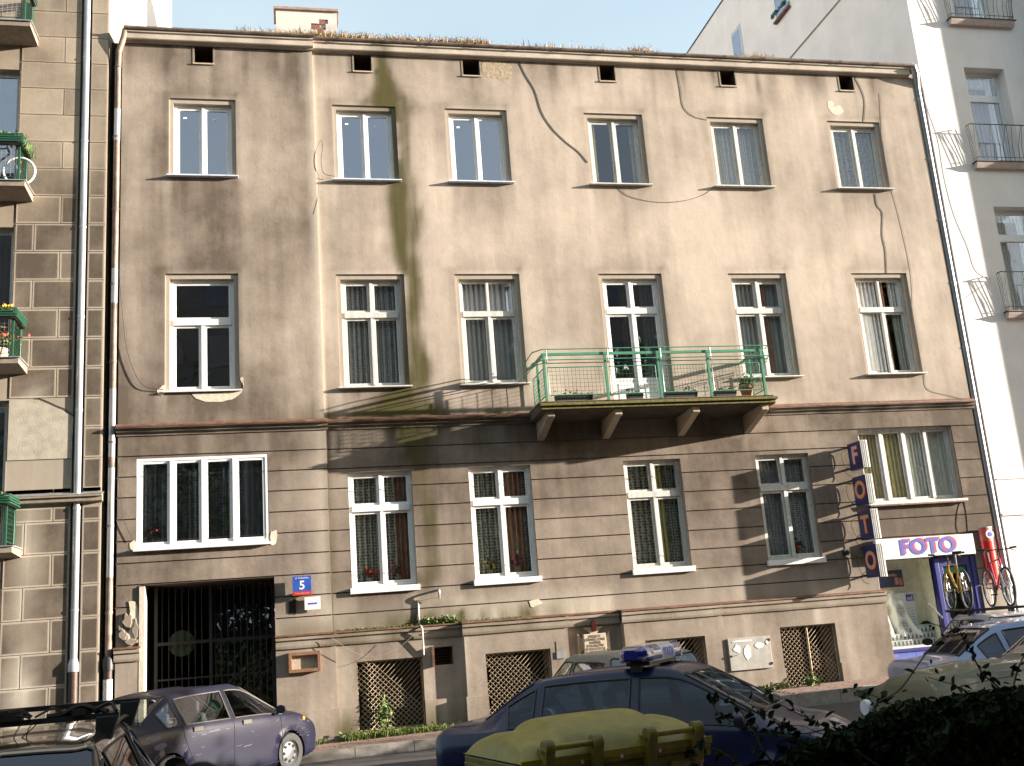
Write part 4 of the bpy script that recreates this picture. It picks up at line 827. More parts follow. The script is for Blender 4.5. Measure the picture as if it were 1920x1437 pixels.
# windows in the side gable above the brown house
for (y0, y1, z0, z1) in ((8.55, 9.3, 19.9, 21.2), (5.3, 6.2, 19.7, 22.3)):
    w = MB().box(XR - .006, XR + .03, y0, y1, z0, z1).build('gable_window', mat('reveal_grey', (.50, .50, .52), .8), WH); MB().box(XR - .012, XR - .004, y0 + .12, y1 - .02, z0 + .12, z1 - .1).build('pane', GLN, w); MB().box(XR - .010, XR - .007, y0 + .1, y1, z0 + .1, z1 - .08).build('frame', WHITE, w)
    MB().box(XR - .12, XR, y0 - .03, y1 + .03, z0 - .06, z0).build('sill', FLASH, w)
mb = MB(); leaves(mb, lambda: (XR - .15, random.uniform(5.3, 6.2), 19.8 + random.uniform(0, .12)), 60, .09); tag(mb.build('window_plant', mat('teal_leaf', (.04, .14, .14), .6)), 'teal green plants on the sill of the gable window of the white house', 'plant')
MB().box(XR - .012, XR + .0, .2, 8.5, 18.16, 18.22).build('gable_groove', CONC, WH); MB().box(XR - .02, XR + .3, 3, 14.05, 22.7, 22.76).build('verge_flashing', IRON, WH)
# ---------------------------------------------------------------- vehicles
CHROME = mat('dull_chrome', (.6, .6, .6), .25, metal=.9); TRIMG = mat('weathered_trim', (.065, .058, .05), .6, nz=.2); TRIMB = mat('black_trim', (.02, .02, .02), .5)
REDL = mat('red_lens', (.55, .02, .02), .15, coat=.6); CLEARL = mat('clear_lens', (.75, .76, .78), .12, coat=.6); AMBER = mat('amber_lens', (.75, .25, .02), .2, coat=.5)
CABIN = mat('cabin_dark', (.05, .05, .052), .9); SEAT = mat('seat_fabric', (.09, .09, .10), .95, nz=.3, scale=30)
GLC = glass('car_glass', .09, (.60, .64, .62), .003); GLT = glass('tinted_car_glass', .10, (.22, .25, .28), .003)
RIM = mat('alloy_rim', (.16, .16, .16), .4, metal=.6, nz=.2); UNDER = mat('underbody', (.015, .015, .015), .9)
def cr(a, b, c, d, t): return .5 * (2 * b + (c - a) * t + (2 * a - 5 * b + 4 * c - d) * t * t + (3 * b - a - 3 * c + d) * t ** 3)
# station: (x_low, x_belt, x_up, z_sill, z_belt, z_up, z_centre, w_low, w_belt, w_up)
def surf(ST):
    rows = []
    for (xl, xb, xu, zs, zb, zu, zc, wl, wb, wu) in ST:
        dz = zb - zs
        rows.append([(xl, wl * .88, zs - .06), (xl, wl * .985, zs), (xl * .7 + xb * .3, wl * 1.0, zs + dz * .40), (xl * .3 + xb * .7, wl * .5 + wb * .5 + .012, zs + dz * .82), (xb, wb, zb),
                     (xu, wu, zu), (xu + (xu - xb) * .06, wu * .72, zu * .30 + zc * .70 + .002), (xu + (xu - xb) * .08, 0, zc)])
    n = len(rows)
    def P(u, v):
        i = min(int(u), n - 2); j = min(int(v), 6); tu = u - i; tv = v - j; g = lambda a: rows[max(0, min(n - 1, a))]
        c = []
        for k in range(3):
            col = []
            for jj in (j - 1, j, j + 1, j + 2):
                if jj < 0: q = [2 * g(i + o)[0][k] - g(i + o)[1][k] for o in (-1, 0, 1, 2)]
                elif jj > 7: q = [(-1 if k == 1 else 1) * g(i + o)[6][k] for o in (-1, 0, 1, 2)]
                else: q = [g(i + o)[jj][k] for o in (-1, 0, 1, 2)]
                a, b_, c_, d = q; a = b_ + (a - b_) * .6; d = c_ + (d - c_) * .6   # tighter curve: less overshoot
                col.append(cr(a, b_, c_, d, tu))
            a, b_, c_, d = col
            if j == 4 or j == 3: a = b_ + (a - b_) * .35
            if j == 4: d = c_ + (d - c_) * .5
            if j == 3: d = c_ + (d - c_) * .35
            c.append(cr(a, b_, c_, d, tv))
        return Vector((c[0], max(0, c[1]), c[2]))
    return P, n
SEDAN = [(-2.08, -2.10, -2.08, .34, .70, .78, .80, .62, .60, .50), (-2.02, -2.06, -2.02, .30, .90, .965, .985, .80, .745, .66), (-1.45, -1.50, -1.62, .22, .93, 1.00, 1.03, .835, .80, .63),
         (-.95, -1.0, -1.02, .20, .93, 1.345, 1.375, .84, .82, .53), (0, 0, 0, .19, .915, 1.40, 1.43, .845, .825, .56), (.75, .75, .42, .19, .90, 1.36, 1.395, .845, .82, .54), (1.25, 1.22, 1.22, .20, .88, .935, .975, .84, .79, .66),
         (1.7, 1.7, 1.7, .24, .82, .87, .905, .82, .75, .60), (2.02, 2.02, 2.0, .28, .68, .73, .77, .74, .68, .55), (2.10, 2.12, 2.08, .32, .55, .60, .62, .58, .56, .46)]
HATCH = [(-1.86, -1.88, -1.80, .34, .78, .86, .88, .60, .62, .52), (-1.82, -1.84, -1.76, .28, .86, .93, .95, .80, .76, .66), (-1.72, -1.74, -1.68, .24, .90, .99, 1.0, .82, .79, .67),
         (-1.35, -1.40, -1.48, .20, .92, 1.39, 1.42, .83, .80, .55), (-.2, -.2, -.2, .19, .92, 1.40, 1.43, .835, .81, .57), (.65, .65, .32, .19, .91, 1.38, 1.42, .835, .81, .55), (1.15, 1.12, 1.12, .20, .90, .95, .99, .83, .78, .66),
         (1.5, 1.5, 1.5, .24, .82, .87, .90, .81, .75, .60), (1.78, 1.78, 1.76, .28, .68, .73, .77, .73, .68, .55), (1.86, 1.88, 1.84, .32, .55, .60, .62, .58, .56, .46)]
OLD = [(-2.5, -2.5, -2.48, .36, .76, .84, .86, .66, .66, .56), (-2.44, -2.44, -2.42, .30, .94, .99, 1.0, .82, .78, .70), (-2.0, -2.0, -2.1, .24, .96, 1.03, 1.05, .85, .82, .66),
       (-1.55, -1.55, -1.5, .22, .95, 1.40, 1.43, .85, .83, .56), (-.6, -.6, -.6, .20, .94, 1.43, 1.46, .855, .84, .60), (.1, .1, -.15, .20, .93, 1.40, 1.43, .855, .83, .58), (.45, .45, .40, .22, .93, 1.07, 1.13, .85, .80, .68),
       (1.3, 1.3, 1.3, .24, .93, 1.06, 1.15, .84, .80, .52), (2.1, 2.1, 2.05, .30, .88, .97, 1.04, .80, .77, .48), (2.22, 2.22, 2.2, .34, .70, .76, .78, .70, .70, .46)]
def car(name, label, loc, yaw, ST, paint, gl=GLC, wheels=(1.28, -1.24), trim=TRIMB, bumper=TRIMB, qglass=True, wide=1., rim=RIM, group='parked cars', lights=True, handle=TRIMB, seams=True, tail='low'):
    C = thing(name, label, 'car', loc, yaw, group); P, n = surf(ST)
    Q = lambda u, v, s=1, o=0.: Vector((P(u, v).x, s * wide * (P(u, v).y + o), P(u, v).z + (o if v > 5 else 0)))
    WS = (5.10, 6 - .12, 5.14); BLt = (2.10, 2.90, 5.14)
    sides = [(3.10, 3.93, 4.12, 4.86), (4.07, 5.78, 4.12, 4.86)] + ([(2.52, 2.98, 4.14, 4.82)] if qglass else [])
    ub = {float(i) for i in range(n)}; vb = {float(i) for i in range(8)}
    for a, b, c, d in sides: ub |= {a, b}; vb |= {c, d}
    ub |= {WS[0], WS[1], BLt[0], BLt[1], .5, 1.35, 8.5, 7.8}; vb |= {WS[2], 1.5, 3.3}
    def fill(s, step):
        s = sorted(s); r = []
        for a, b in zip(s, s[1:]):
            k = max(1, int(round((b - a) / step))); r += [a + (b - a) * i / k for i in range(k)]
        return r + [s[-1]]
    U = fill(ub, .17); V = fill(vb, .26); wr = .335
    def cls(u, v):
        if WS[0] < u < WS[1] and v > WS[2]: return 'windshield'
        if BLt[0] < u < BLt[1] and v > BLt[2]: return 'rear_window'
        for i, (a, b, c, d) in enumerate(sides):
            if a < u < b and c < v < d: return 'side_window%d' % i
        if v < 2.0 and v > .0 and (u < 1.35 or u > 7.8): return 'bumper'
        if lights and u > 8 and u < 8.9 and 3.0 < v < 4.0: return 'headlight'
        if lights and .35 < u < 1.35 and (3.0 if tail == 'low' else 3.0) < v < (4.0): return 'taillight'
        return 'body'
    parts = {}
    for s in (1, -1):
        grid = [[Q(u, v, s) for v in V] for u in U]
        for i in range(len(U)):
            for j in range(len(V)):
                if V[j] <= 4.0:
                    for wx in wheels:
                        d = Vector((grid[i][j].x - wx, grid[i][j].z - .30)); 
                        if wr - .075 < d.length < wr + .075: d.normalize(); grid[i][j].x = wx + d.x * wr; grid[i][j].z = .30 + d.y * wr
        for i in range(len(U) - 1):
            for j in range(len(V) - 1):
                c = cls((U[i] + U[i + 1]) / 2, (V[j] + V[j + 1]) / 2); p4 = [grid[i][j], grid[i + 1][j], grid[i + 1][j + 1], grid[i][j + 1]]
                m4 = sum(p4, Vector()) / 4
                if V[j] < 4 and any(math.hypot(m4.x - wx, m4.z - .30) < wr - .004 for wx in wheels): continue
                key = c if c in ('windshield', 'rear_window', 'body', 'bumper') else c + ('L' if s > 0 else 'R')
                mb = parts.setdefault(key, MB()); b = len(mb.v); mb.v += [tuple(p) for p in p4]; mb.f.append((b, b + 1, b + 2, b + 3) if s < 0 else (b + 3, b + 2, b + 1, b)); mb.mi.append(0)
        for e, uu in ((0, 0.), (len(U) - 1, n - 1.)):      # end caps
            mb = parts['body']; 
            for j in range(len(V) - 1):
                b = len(mb.v); p, q = grid[e][j], grid[e][j + 1]; mb.v += [tuple(p), tuple(q), (q.x, 0, q.z), (p.x, 0, p.z)]; mb.f.append((b, b + 1, b + 2, b + 3) if (s > 0) == (e == 0) else (b + 3, b + 2, b + 1, b)); mb.mi.append(0)
    for k, mb in parts.items():
        nm = 'side_window' if k.startswith('side') else k.rstrip('LR'); mm = {'body': paint, 'bumper': bumper, 'headlight': CLEARL, 'taillight': REDL}.get(nm, gl)
        o = mb.build(nm, mm, C, smooth=True); bmm = bmesh.new(); bmm.from_mesh(o.data); bmesh.ops.remove_doubles(bmm, verts=bmm.verts, dist=.0008); bmesh.ops.recalc_face_normals(bmm, faces=bmm.faces) if nm == 'body' else None; bmm.to_mesh(o.data); bmm.free()
        for p in o.data.polygons: p.use_smooth = True
    tm = MB()
    def rect(a, b, c, d, s, r):
        k = 8; pts = [Q(a + (b - a) * i / k, c, s, .004) for i in range(k + 1)] + [Q(b, c + (d - c) * i / 4, s, .004) for i in range(1, 5)] + [Q(b - (b - a) * i / k, d, s, .004) for i in range(1, k + 1)] + [Q(a, d - (d - c) * i / 4, s, .004) for i in range(1, 5)]
        tm.tube(pts, r, 5)
    for s in (1, -1):
        for a, b, c, d in sides: rect(a, b, c, d, s, .011)
        for (u0, u1, v0) in ((WS[0], WS[1], WS[2]), (BLt[0], BLt[1], BLt[2])):
            pts = [Q(u0, 7 - (7 - v0) * i / 8, s, .003) for i in range(9)] + [Q(u0 + (u1 - u0) * i / 5, v0, s, .003) for i in range(1, 6)] + [Q(u1, v0 + (7 - v0) * i / 8, s, .003) for i in range(1, 9)]; tm.tube(pts, .010, 5)
    tm.build('window_seal', trim, C, smooth=True)
    if seams:
        sm = MB()
        for s in (1, -1):
            for u in (4.0, 5.62, 3.0): 
                pts = [Q(u - (.55 * max(0, (3 - v)) / 3 * -1 if u == 3.0 else 0), v, s, .0015) for v in [4.08 - .3 * q for q in range(11)]]
                if u == 3.0: pts = [p for p in pts if math.hypot(p.x - wheels[1], p.z - .3) > wr]
                sm.tube(pts, .004, 4, cap=False)
            sm.tube([Q(5.62 - (5.62 - 3.1) * q / 12, 1.1, s, .001) for q in range(13)], .004, 4, cap=False)
            sm.tube([Q(u, 4.9 if u < 7 else 4.6, s, .001) for u in [6.05 + .25 * q for q in range(9)]], .004, 4, cap=False)
        tag(sm.build('door_gap', UNDER, C), kind='stuff')
    for s in (1, -1):
        for u in (3.3, 4.35):
            p = Q(u, 3.75, s, .004); d = (Q(u + .1, 3.75, s) - Q(u, 3.75, s)).normalized(); h = MB().hexa([p - d * .09 + Vector((0, 0, -.035)), p + d * .09 + Vector((0, 0, -.035)), p + d * .09 + Vector((0, s * .02, -.035)), p - d * .09 + Vector((0, s * .02, -.035)), p - d * .09 + Vector((0, 0, .03)), p + d * .09 + Vector((0, 0, .03)), p + d * .09 + Vector((0, s * .02, .03)), p - d * .09 + Vector((0, s * .02, .03))])
            h.build('door_handle', handle, C, bevel=.005)
        p = Q(5.55, 4.12, s, .0); c = Vector((p.x - .02, p.y + s * .12, p.z + .07)); mb = MB()
        mb.lathe([(0, -.05), (.05, -.045), (.075, 0), (.075, .03), (0, .032)], c, (-1, 0, 0), 14); mb.v = [(x, c.y + (y - c.y) * 1.3, c.z + (z - c.z) * .85) for x, y, z in mb.v]; mb.tube([p, c], .02, 6)
        mb.build('wing_mirror', TRIMB if bumper is TRIMB else bumper, C, smooth=True)
    # wheels
    tyre = rimm = None
    for wx in wheels:
        for s in (1, -1):
            y = s * wide * (ST[4][7] - .10); W = MB().lathe([(.19, -.085), (.25, -.09), (.285, -.085), (.298, -.05), (.30, 0), (.298, .05), (.285, .085), (.25, .09), (.19, .085)], (0, 0, 0), (0, s, 0), 28).build('wheel', RUBBER, C, smooth=True) if tyre is None else link('wheel', tyre, C)
            tyre = W.data
            if s < 0: W.rotation_euler = (0, 0, math.pi)
            W.location = (wx, y, .30)
            if rimm is None:
                mb = MB(); mb.lathe([(.195, .082), (.185, .07), (.16, .045), (.05, .062), (0, .066)], (0, 0, 0), (0, 1, 0), 24); mb.m = 1
                for q in range(8): a = q * math.pi / 4; mb.lathe([(0, .012), (.026, .01)], (.125 * math.cos(a), .052, .125 * math.sin(a)), (0, 1, 0), 8)
                rimm = mb.build('rim', [rim, UNDER], W, smooth=True).data
            else: link('rim', rimm, W)
            mb = MB(); k = 14; prev = None
            for q in range(k + 1):
                a = math.pi * q / k - .15 + .3 * 0; x = wx + (wr + .004) * math.cos(a); z = .30 + (wr + .004) * math.sin(a); cur = [(x, s * wide * (ST[4][7] - .015), z), (x, s * .45, z)]
                if prev: mb.quad(prev[0], cur[0], cur[1], prev[1])
                prev = cur
            mb.quad((wx - wr, s * .44, .05), (wx + wr, s * .44, .05), (wx + wr, s * .44, .64), (wx - wr, s * .44, .64)); mb.build('wheel_well', UNDER, C)
    L2 = ST[-1][0] * .88; R2 = ST[0][0] * .88
    MB().box(R2, L2, -.72, .72, .16, .22).build('floor_pan', UNDER, C)
    MB().box(-1.5, 1.05, -.68, .68, .22, .45).box(.85, 1.2, -.66, .66, .45, .88).box(-1.9, -1.25, -.66, .66, .45, .86).build('cabin', CABIN, C)
    for x, y in ((.05, .36), (.05, -.36)):
        MB().box(x - .25, x + .25, y - .24, y + .24, .42, .58).hexa([(x - .32, y - .24, .5), (x - .18, y - .24, .5), (x - .18, y + .24, .5), (x - .32, y + .24, .5), (x - .44, y - .2, 1.08), (x - .34, y - .2, 1.08), (x - .34, y + .2, 1.08), (x - .44, y + .2, 1.08)]).box(x - .45, x - .37, y - .12, y + .12, 1.10, 1.25).build('front_seat', SEAT, C, bevel=.03)
    MB().box(-1.15, -.7, -.6, .6, .42, .6).hexa([(-1.2, -.6, .5), (-1.05, -.6, .5), (-1.05, .6, .5), (-1.2, .6, .5), (-1.32, -.56, 1.05), (-1.22, -.56, 1.05), (-1.22, .56, 1.05), (-1.32, .56, 1.05)]).build('rear_seat', SEAT, C, bevel=.03)
    MB().lathe([(.17, -.012), (.185, 0), (.17, .012), (.155, 0), (.17, -.012)], (.68, .36, .86), (-1, 0, .45), 18).build('steering_wheel', UNDER, C, smooth=True)
    return C, Q
def dirty(name, col, rough, dust, coat=.0, metal=0., spec=.25): return mat(name, col, rough, metal, .1, 6, coat=coat, dust=dust, spec=spec)
PBLUE = dirty('dusty_violet_blue_paint', (.009, .009, .024), .38, (.045, .038, .036, .3), .08)
car_b, QB = car('blue_sedan', 'dusty dark blue four door car with scratched flank parked nose first by the gateway', (-1.50, -3.05, road_z(-1.5)), math.radians(50.5), SEDAN, PBLUE, trim=TRIMG, handle=TRIMG, bumper=mat('dusty_bumper', (.016, .015, .02), .6, nz=.2, dust=(.06, .05, .045, .6)))
lt = MB().box(-.04, .04, -.004, .004, -.03, .03).build('sticker', SIGNW, car_b); p = QB(2.72, 4.3, -1, .004); lt.location = p; lt.rotation_euler = (.2, .25, 0)
MB().lathe([(0, 0), (.035, .0), (.03, .014), (0, .018)], QB(6.9, 3.5, -1), (0, -1, 0), 10).build('side_repeater', AMBER, car_b)
def scratches(car_, Qf, n, seed, m_):
    rn = random.Random(seed); mb = MB()
    for _ in range(n):
        u = rn.uniform(1.6, 7.2); v = rn.uniform(2.0, 3.9); L_ = rn.uniform(.02, .25) * rn.random(); s_ = -1
        pts = [Qf(u + L_ * q / 4, v + .06 * rn.uniform(-1, 1) * q / 4, s_, .0015) for q in range(5)]; mb.tube(pts, rn.uniform(.001, .004), 4)
    o = mb.build('paint_scratches', m_, car_); o['kind'] = 'stuff'
scratches(car_b, QB, 70, 4, mat('bare_scratch', (.14, .14, .17), .5))
dents = MB(); 
for (u, v, w, h) in ((1.95, 3.4, .35, .22), (2.1, 2.75, .3, .18)):
    cx = [QB(u + w * math.cos(a) * random.uniform(.6, 1.1), v + h * math.sin(a) * random.uniform(.6, 1.1), -1, .003) for a in [i * .5 for i in range(12)]]; dents.quad(*cx)
dents.build('primer_patch', mat('pale_primer', (.07, .08, .13), .5, nz=.3), car_b)

PNAVY = mat('navy_paint', (.005, .009, .045), .3, coat=.25, spec=.3, nz=.05)
car_p, QP = car('police_car', 'dark blue police car with a blue and white light bar beside the yellow bin', (3.50, -9.96, road_z(3.5)), math.radians(-35.5), [tuple(v * (.91 if (i < 3 and v > 1.4) else 1) for i, v in enumerate(st_)) for st_ in SEDAN], PNAVY, wheels=(1.16, -1.24), gl=glass('police_glass', .0, (.26, .36, .46), .003), lights=False, bumper=mat('navy_bumper', (.012, .016, .05), .4))
car_p['category'] = 'police car'
LB = thing('light_bar', 'blue and white roof light bar lettered POLICJA on the police car', 'light bar', (3.50, -9.96, road_z(3.5) + 1.43), math.radians(-35.5))
LB.scale = (1.15, 1.16, 1.3)
def barseg(y0, y1, m_, nm, r0=1., r1=1.):
    n = 5; mb = MB(); prof = [(-.13, 0), (-.14, .03), (-.13, .085), (-.09, .12), (.09, .12), (.13, .085), (.14, .03), (.13, 0)]
    for i in range(n + 1):
        t = i / n; y = y0 + (y1 - y0) * t; s_ = 1
        if r0 < 1: s_ = r0 + (1 - r0) * min(1, math.sqrt(t * 2.2))
        if r1 < 1: s_ = r1 + (1 - r1) * min(1, math.sqrt((1 - t) * 2.2))
        for a, b in prof: mb.v.append((a * s_, y, .045 + .06 + (b - .06) * (s_ * .8 + .2)))
    k = len(prof)
    for i in range(n):
        for j in range(k): mb.f.append((i * k + j, i * k + (j + 1) % k, (i + 1) * k + (j + 1) % k, (i + 1) * k + j)); mb.mi.append(0)
    mb.f += [tuple(range(k)), tuple(n * k + j for j in range(k - 1, -1, -1))]; mb.mi += [0, 0]
    return mb.build(nm, m_, LB, smooth=True)
BLENS = mat('blue_lens', (.012, .018, .20), .12, coat=.9, nz=.05); VLENS = mat('violet_lens', (.045, .045, .22), .15, coat=.9, nz=.2, scale=40); WLENS = mat('white_lens', (.62, .66, .70), .25, coat=.6)
barseg(-.60, -.31, BLENS, 'blue_dome', r0=.45); barseg(-.308, -.15, VLENS, 'violet_segment'); barseg(-.148, .06, WLENS, 'white_segment'); barseg(.062, .27, WLENS, 'white_segment'); barseg(.272, .42, VLENS, 'violet_segment'); barseg(.422, .60, BLENS, 'blue_dome', r1=.45)
MB().box(-.10, .10, -.42, .42, .02, .05).box(-.05, .05, -.48, -.40, -.02, .03).box(-.05, .05, .40, .48, -.02, .03).build('mount', TRIMB, LB)
text_mesh('lettering', 'POLICJA', .088, mat('police_letter', (.03, .12, .55), .4), LB, (.1425, .06, .10), (math.radians(84), 0, math.radians(90)), .001, .002, 1.0)
Tube('aerial', TRIMB, car_p, [(.15, .45, 1.42), (-.12, .47, 1.60)], .006, 5)

GREYP = dirty('dusty_beige_grey_paint', (.20, .175, .145), .5, (.25, .21, .16, .6))
car_g, QG = car('grey_hatchback', 'dusty beige grey hatchback seen from behind between the police car and the memorial niche', (4.42, -5.60, road_z(4.4)), math.radians(93), [(a * .98, b * .98, c * .98, d, e, f, g + .02, h, i, j + .03) for a, b, c, d, e, f, g, h, i, j in HATCH], GREYP, gl=GLC, wheels=(1.18, -1.18), qglass=False, lights=False, bumper=TRIMG)
for s in (1, -1):
    tl = MB()
    for (za, zb, mi) in ((.56, .68, 0), (.68, .86, 1), (.86, .98, 0)):
        tl.m = mi; xa = -1.80 + max(0, za - .95) * .45; xb = -1.80 + max(0, zb - .95) * .45; ya = s * (.80 - max(0, za - .9) * .5); yb = s * (.80 - max(0, zb - .9) * .5)
        tl.hexa([(xa - .03, ya, za), (xa - .06, ya - s * .13, za), (xa + .1, ya - s * .13, za), (xa + .12, ya, za), (xb - .03, yb, zb), (xb - .06, yb - s * .12, zb), (xb + .1, yb - s * .12, zb), (xb + .12, yb, zb)])
    tl.build('taillight', [REDL, CLEARL], car_g, bevel=.006)

PBLK = dirty('black_car_paint', (.012, .012, .008), .12, (.12, .10, .06, .35), .9)
WAG = [(-1.98, -2.02, -1.90, .34, .80, .88, .90, .62, .62, .54), (-1.94, -1.98, -1.88, .28, .88, .95, .97, .82, .78, .68), (-1.86, -1.88, -1.84, .24, .92, 1.0, 1.02, .84, .80, .69),
       (-1.35, -1.42, -1.46, .20, .94, 1.38, 1.425, .85, .82, .60), (-.2, -.2, -.2, .19, .94, 1.44, 1.49, .855, .83, .60), (.7, .7, .40, .19, .92, 1.40, 1.45, .855, .82, .57), (1.2, 1.18, 1.18, .20, .90, .95, 1.0, .85, .80, .68),
       (1.6, 1.6, 1.6, .24, .82, .87, .91, .83, .77, .62), (1.98, 1.98, 1.96, .28, .68, .73, .78, .75, .70, .57), (2.08, 2.10, 2.06, .32, .55, .60, .63, .60, .58, .48)]
car_k, QK = car('black_estate_car', 'glossy black estate car carrying a roof rack at the lower left corner', (-1.95, -10.72, road_z(-2) - .02), math.radians(91), WAG, PBLK, gl=glass('sky_blue_car_glass', .05, (.05, .08, .16), .004), wheels=(1.28, -1.2), bumper=PBLK, wide=1.0)
RK = thing('roof_rack', 'black roof rack loaded with straps on the black estate car', 'roof rack', (-1.95, -10.62, road_z(-2) - .02), math.radians(91))
for x, zz in ((-.95, 1.42), (.35, 1.46)):
    b_ = MB().box(x - .03, x + .03, -.66, .66, zz + .13, zz + .17).build('crossbar', IRON, RK)
    for s in (1, -1):
        MB().hexa([(x - .05, s * .50, zz - .0), (x + .05, s * .50, zz - .0), (x + .05, s * .60, zz - .06), (x - .05, s * .60, zz - .06), (x - .04, s * .50, zz + .15), (x + .04, s * .50, zz + .15), (x + .04, s * .66, zz + .15), (x - .04, s * .66, zz + .15)]).build('foot', IRON, RK, bevel=.01)
mb = MB(); rn = random.Random(5)
for k in range(13):
    y = rn.uniform(-.55, .55); w = rn.uniform(.05, .22); h = rn.uniform(.0, .06); mb.tube(curve_pts([(-.95 + rn.uniform(-.06, .05), y - w, 1.60), (-.95 + rn.uniform(-.06, .05), y - w * rn.uniform(.2, .6), 1.605 + h), (-.95 + rn.uniform(-.05, .05), y + w * rn.uniform(0, .5), 1.60 + h * rn.random()), (-.95, y + w, 1.60)], 4), rn.uniform(.008, .026), 5)
    if k % 3 == 0: mb.box(-1.0, -.90, y - .04, y + .05, 1.59, 1.62 + h)
for k in range(4):
    y = rn.uniform(-.5, .5); mb.tube(curve_pts([(-.98, y, 1.59), (-1.0, y + .05, 1.53), (-1.02, y + rn.uniform(.05, .16), 1.44)], 4), .005, 4)
o = mb.build('straps', mat('webbing', (.03, .025, .02), .8, nz=.5), RK); o['kind'] = 'stuff'
for s in (.60, -.60): Tube('roof_rail', IRON, RK, curve_pts([(-.55, s * .93, 1.40), (-.50, s * .95, 1.47), (.1, s * .95, 1.50), (.75, s * .92, 1.42), (.8, s * .92, 1.36)], 4), .016, 7)

# right hand cars
PSILV = mat('silver_blue_paint', (.18, .23, .38), .3, metal=.35, coat=.6, nz=.05)
car_s, QS = car('silver_blue_saloon', 'silver blue saloon with a long sloping roof behind the old green car', (10.25, -7.25, road_z(9.3)), math.radians(-12), [(a, b, c, d, e, f, g, h, i, j) for a, b, c, d, e, f, g, h, i, j in SEDAN], PSILV, gl=glass('navy_car_glass', .03, (.06, .12, .24), .003), bumper=PSILV)
PSI2 = mat('silver_grey_paint', (.42, .43, .46), .32, metal=.3, coat=.5, nz=.05)
car_w, QW = car('silver_hatchback', 'silver grey hatchback with two bicycles on its roof outside the photo shop', (11.8, -3.9, road_z(11.8)), math.radians(72), HATCH, PSI2, gl=GLC, wheels=(1.18, -1.18), qglass=False)
PGRN = dirty('faded_olive_green_paint', (.065, .072, .040), .35, (.22, .18, .12, .8), .3)
car_o, QO = car('old_green_car', 'old faded olive green car with raised wings behind the bush at the right', (8.35, -9.85, road_z(8)), math.radians(183), OLD, PGRN, gl=GLC, wheels=(1.35, -1.3), bumper=CHROME, trim=CHROME, handle=CHROME, wide=1.03)
for s in (1, -1):
    mb = MB(); pts = [(2.22, .72), (1.9, .76), (1.3, .77), (.8, .76)]; mb.tube(curve_pts([(x, s * w, .86 + .03 * math.sin(i)) for i, (x, w) in enumerate(pts)], 5), [.05 + .01 * math.sin(i) for i in range(16)], 8); mb.build('wing_crest', PGRN, car_o, smooth=True)
MB().lathe([(0, .02), (.08, .02), (.09, 0), (.09, -.03)], (2.24, -.60, .72), (1, 0, 0), 16).build('headlight', CLEARL, car_o, smooth=True); MB().lathe([(0, .02), (.08, .02), (.09, 0), (.09, -.03)], (2.24, .60, .72), (1, 0, 0), 16).build('headlight', CLEARL, car_o, smooth=True)

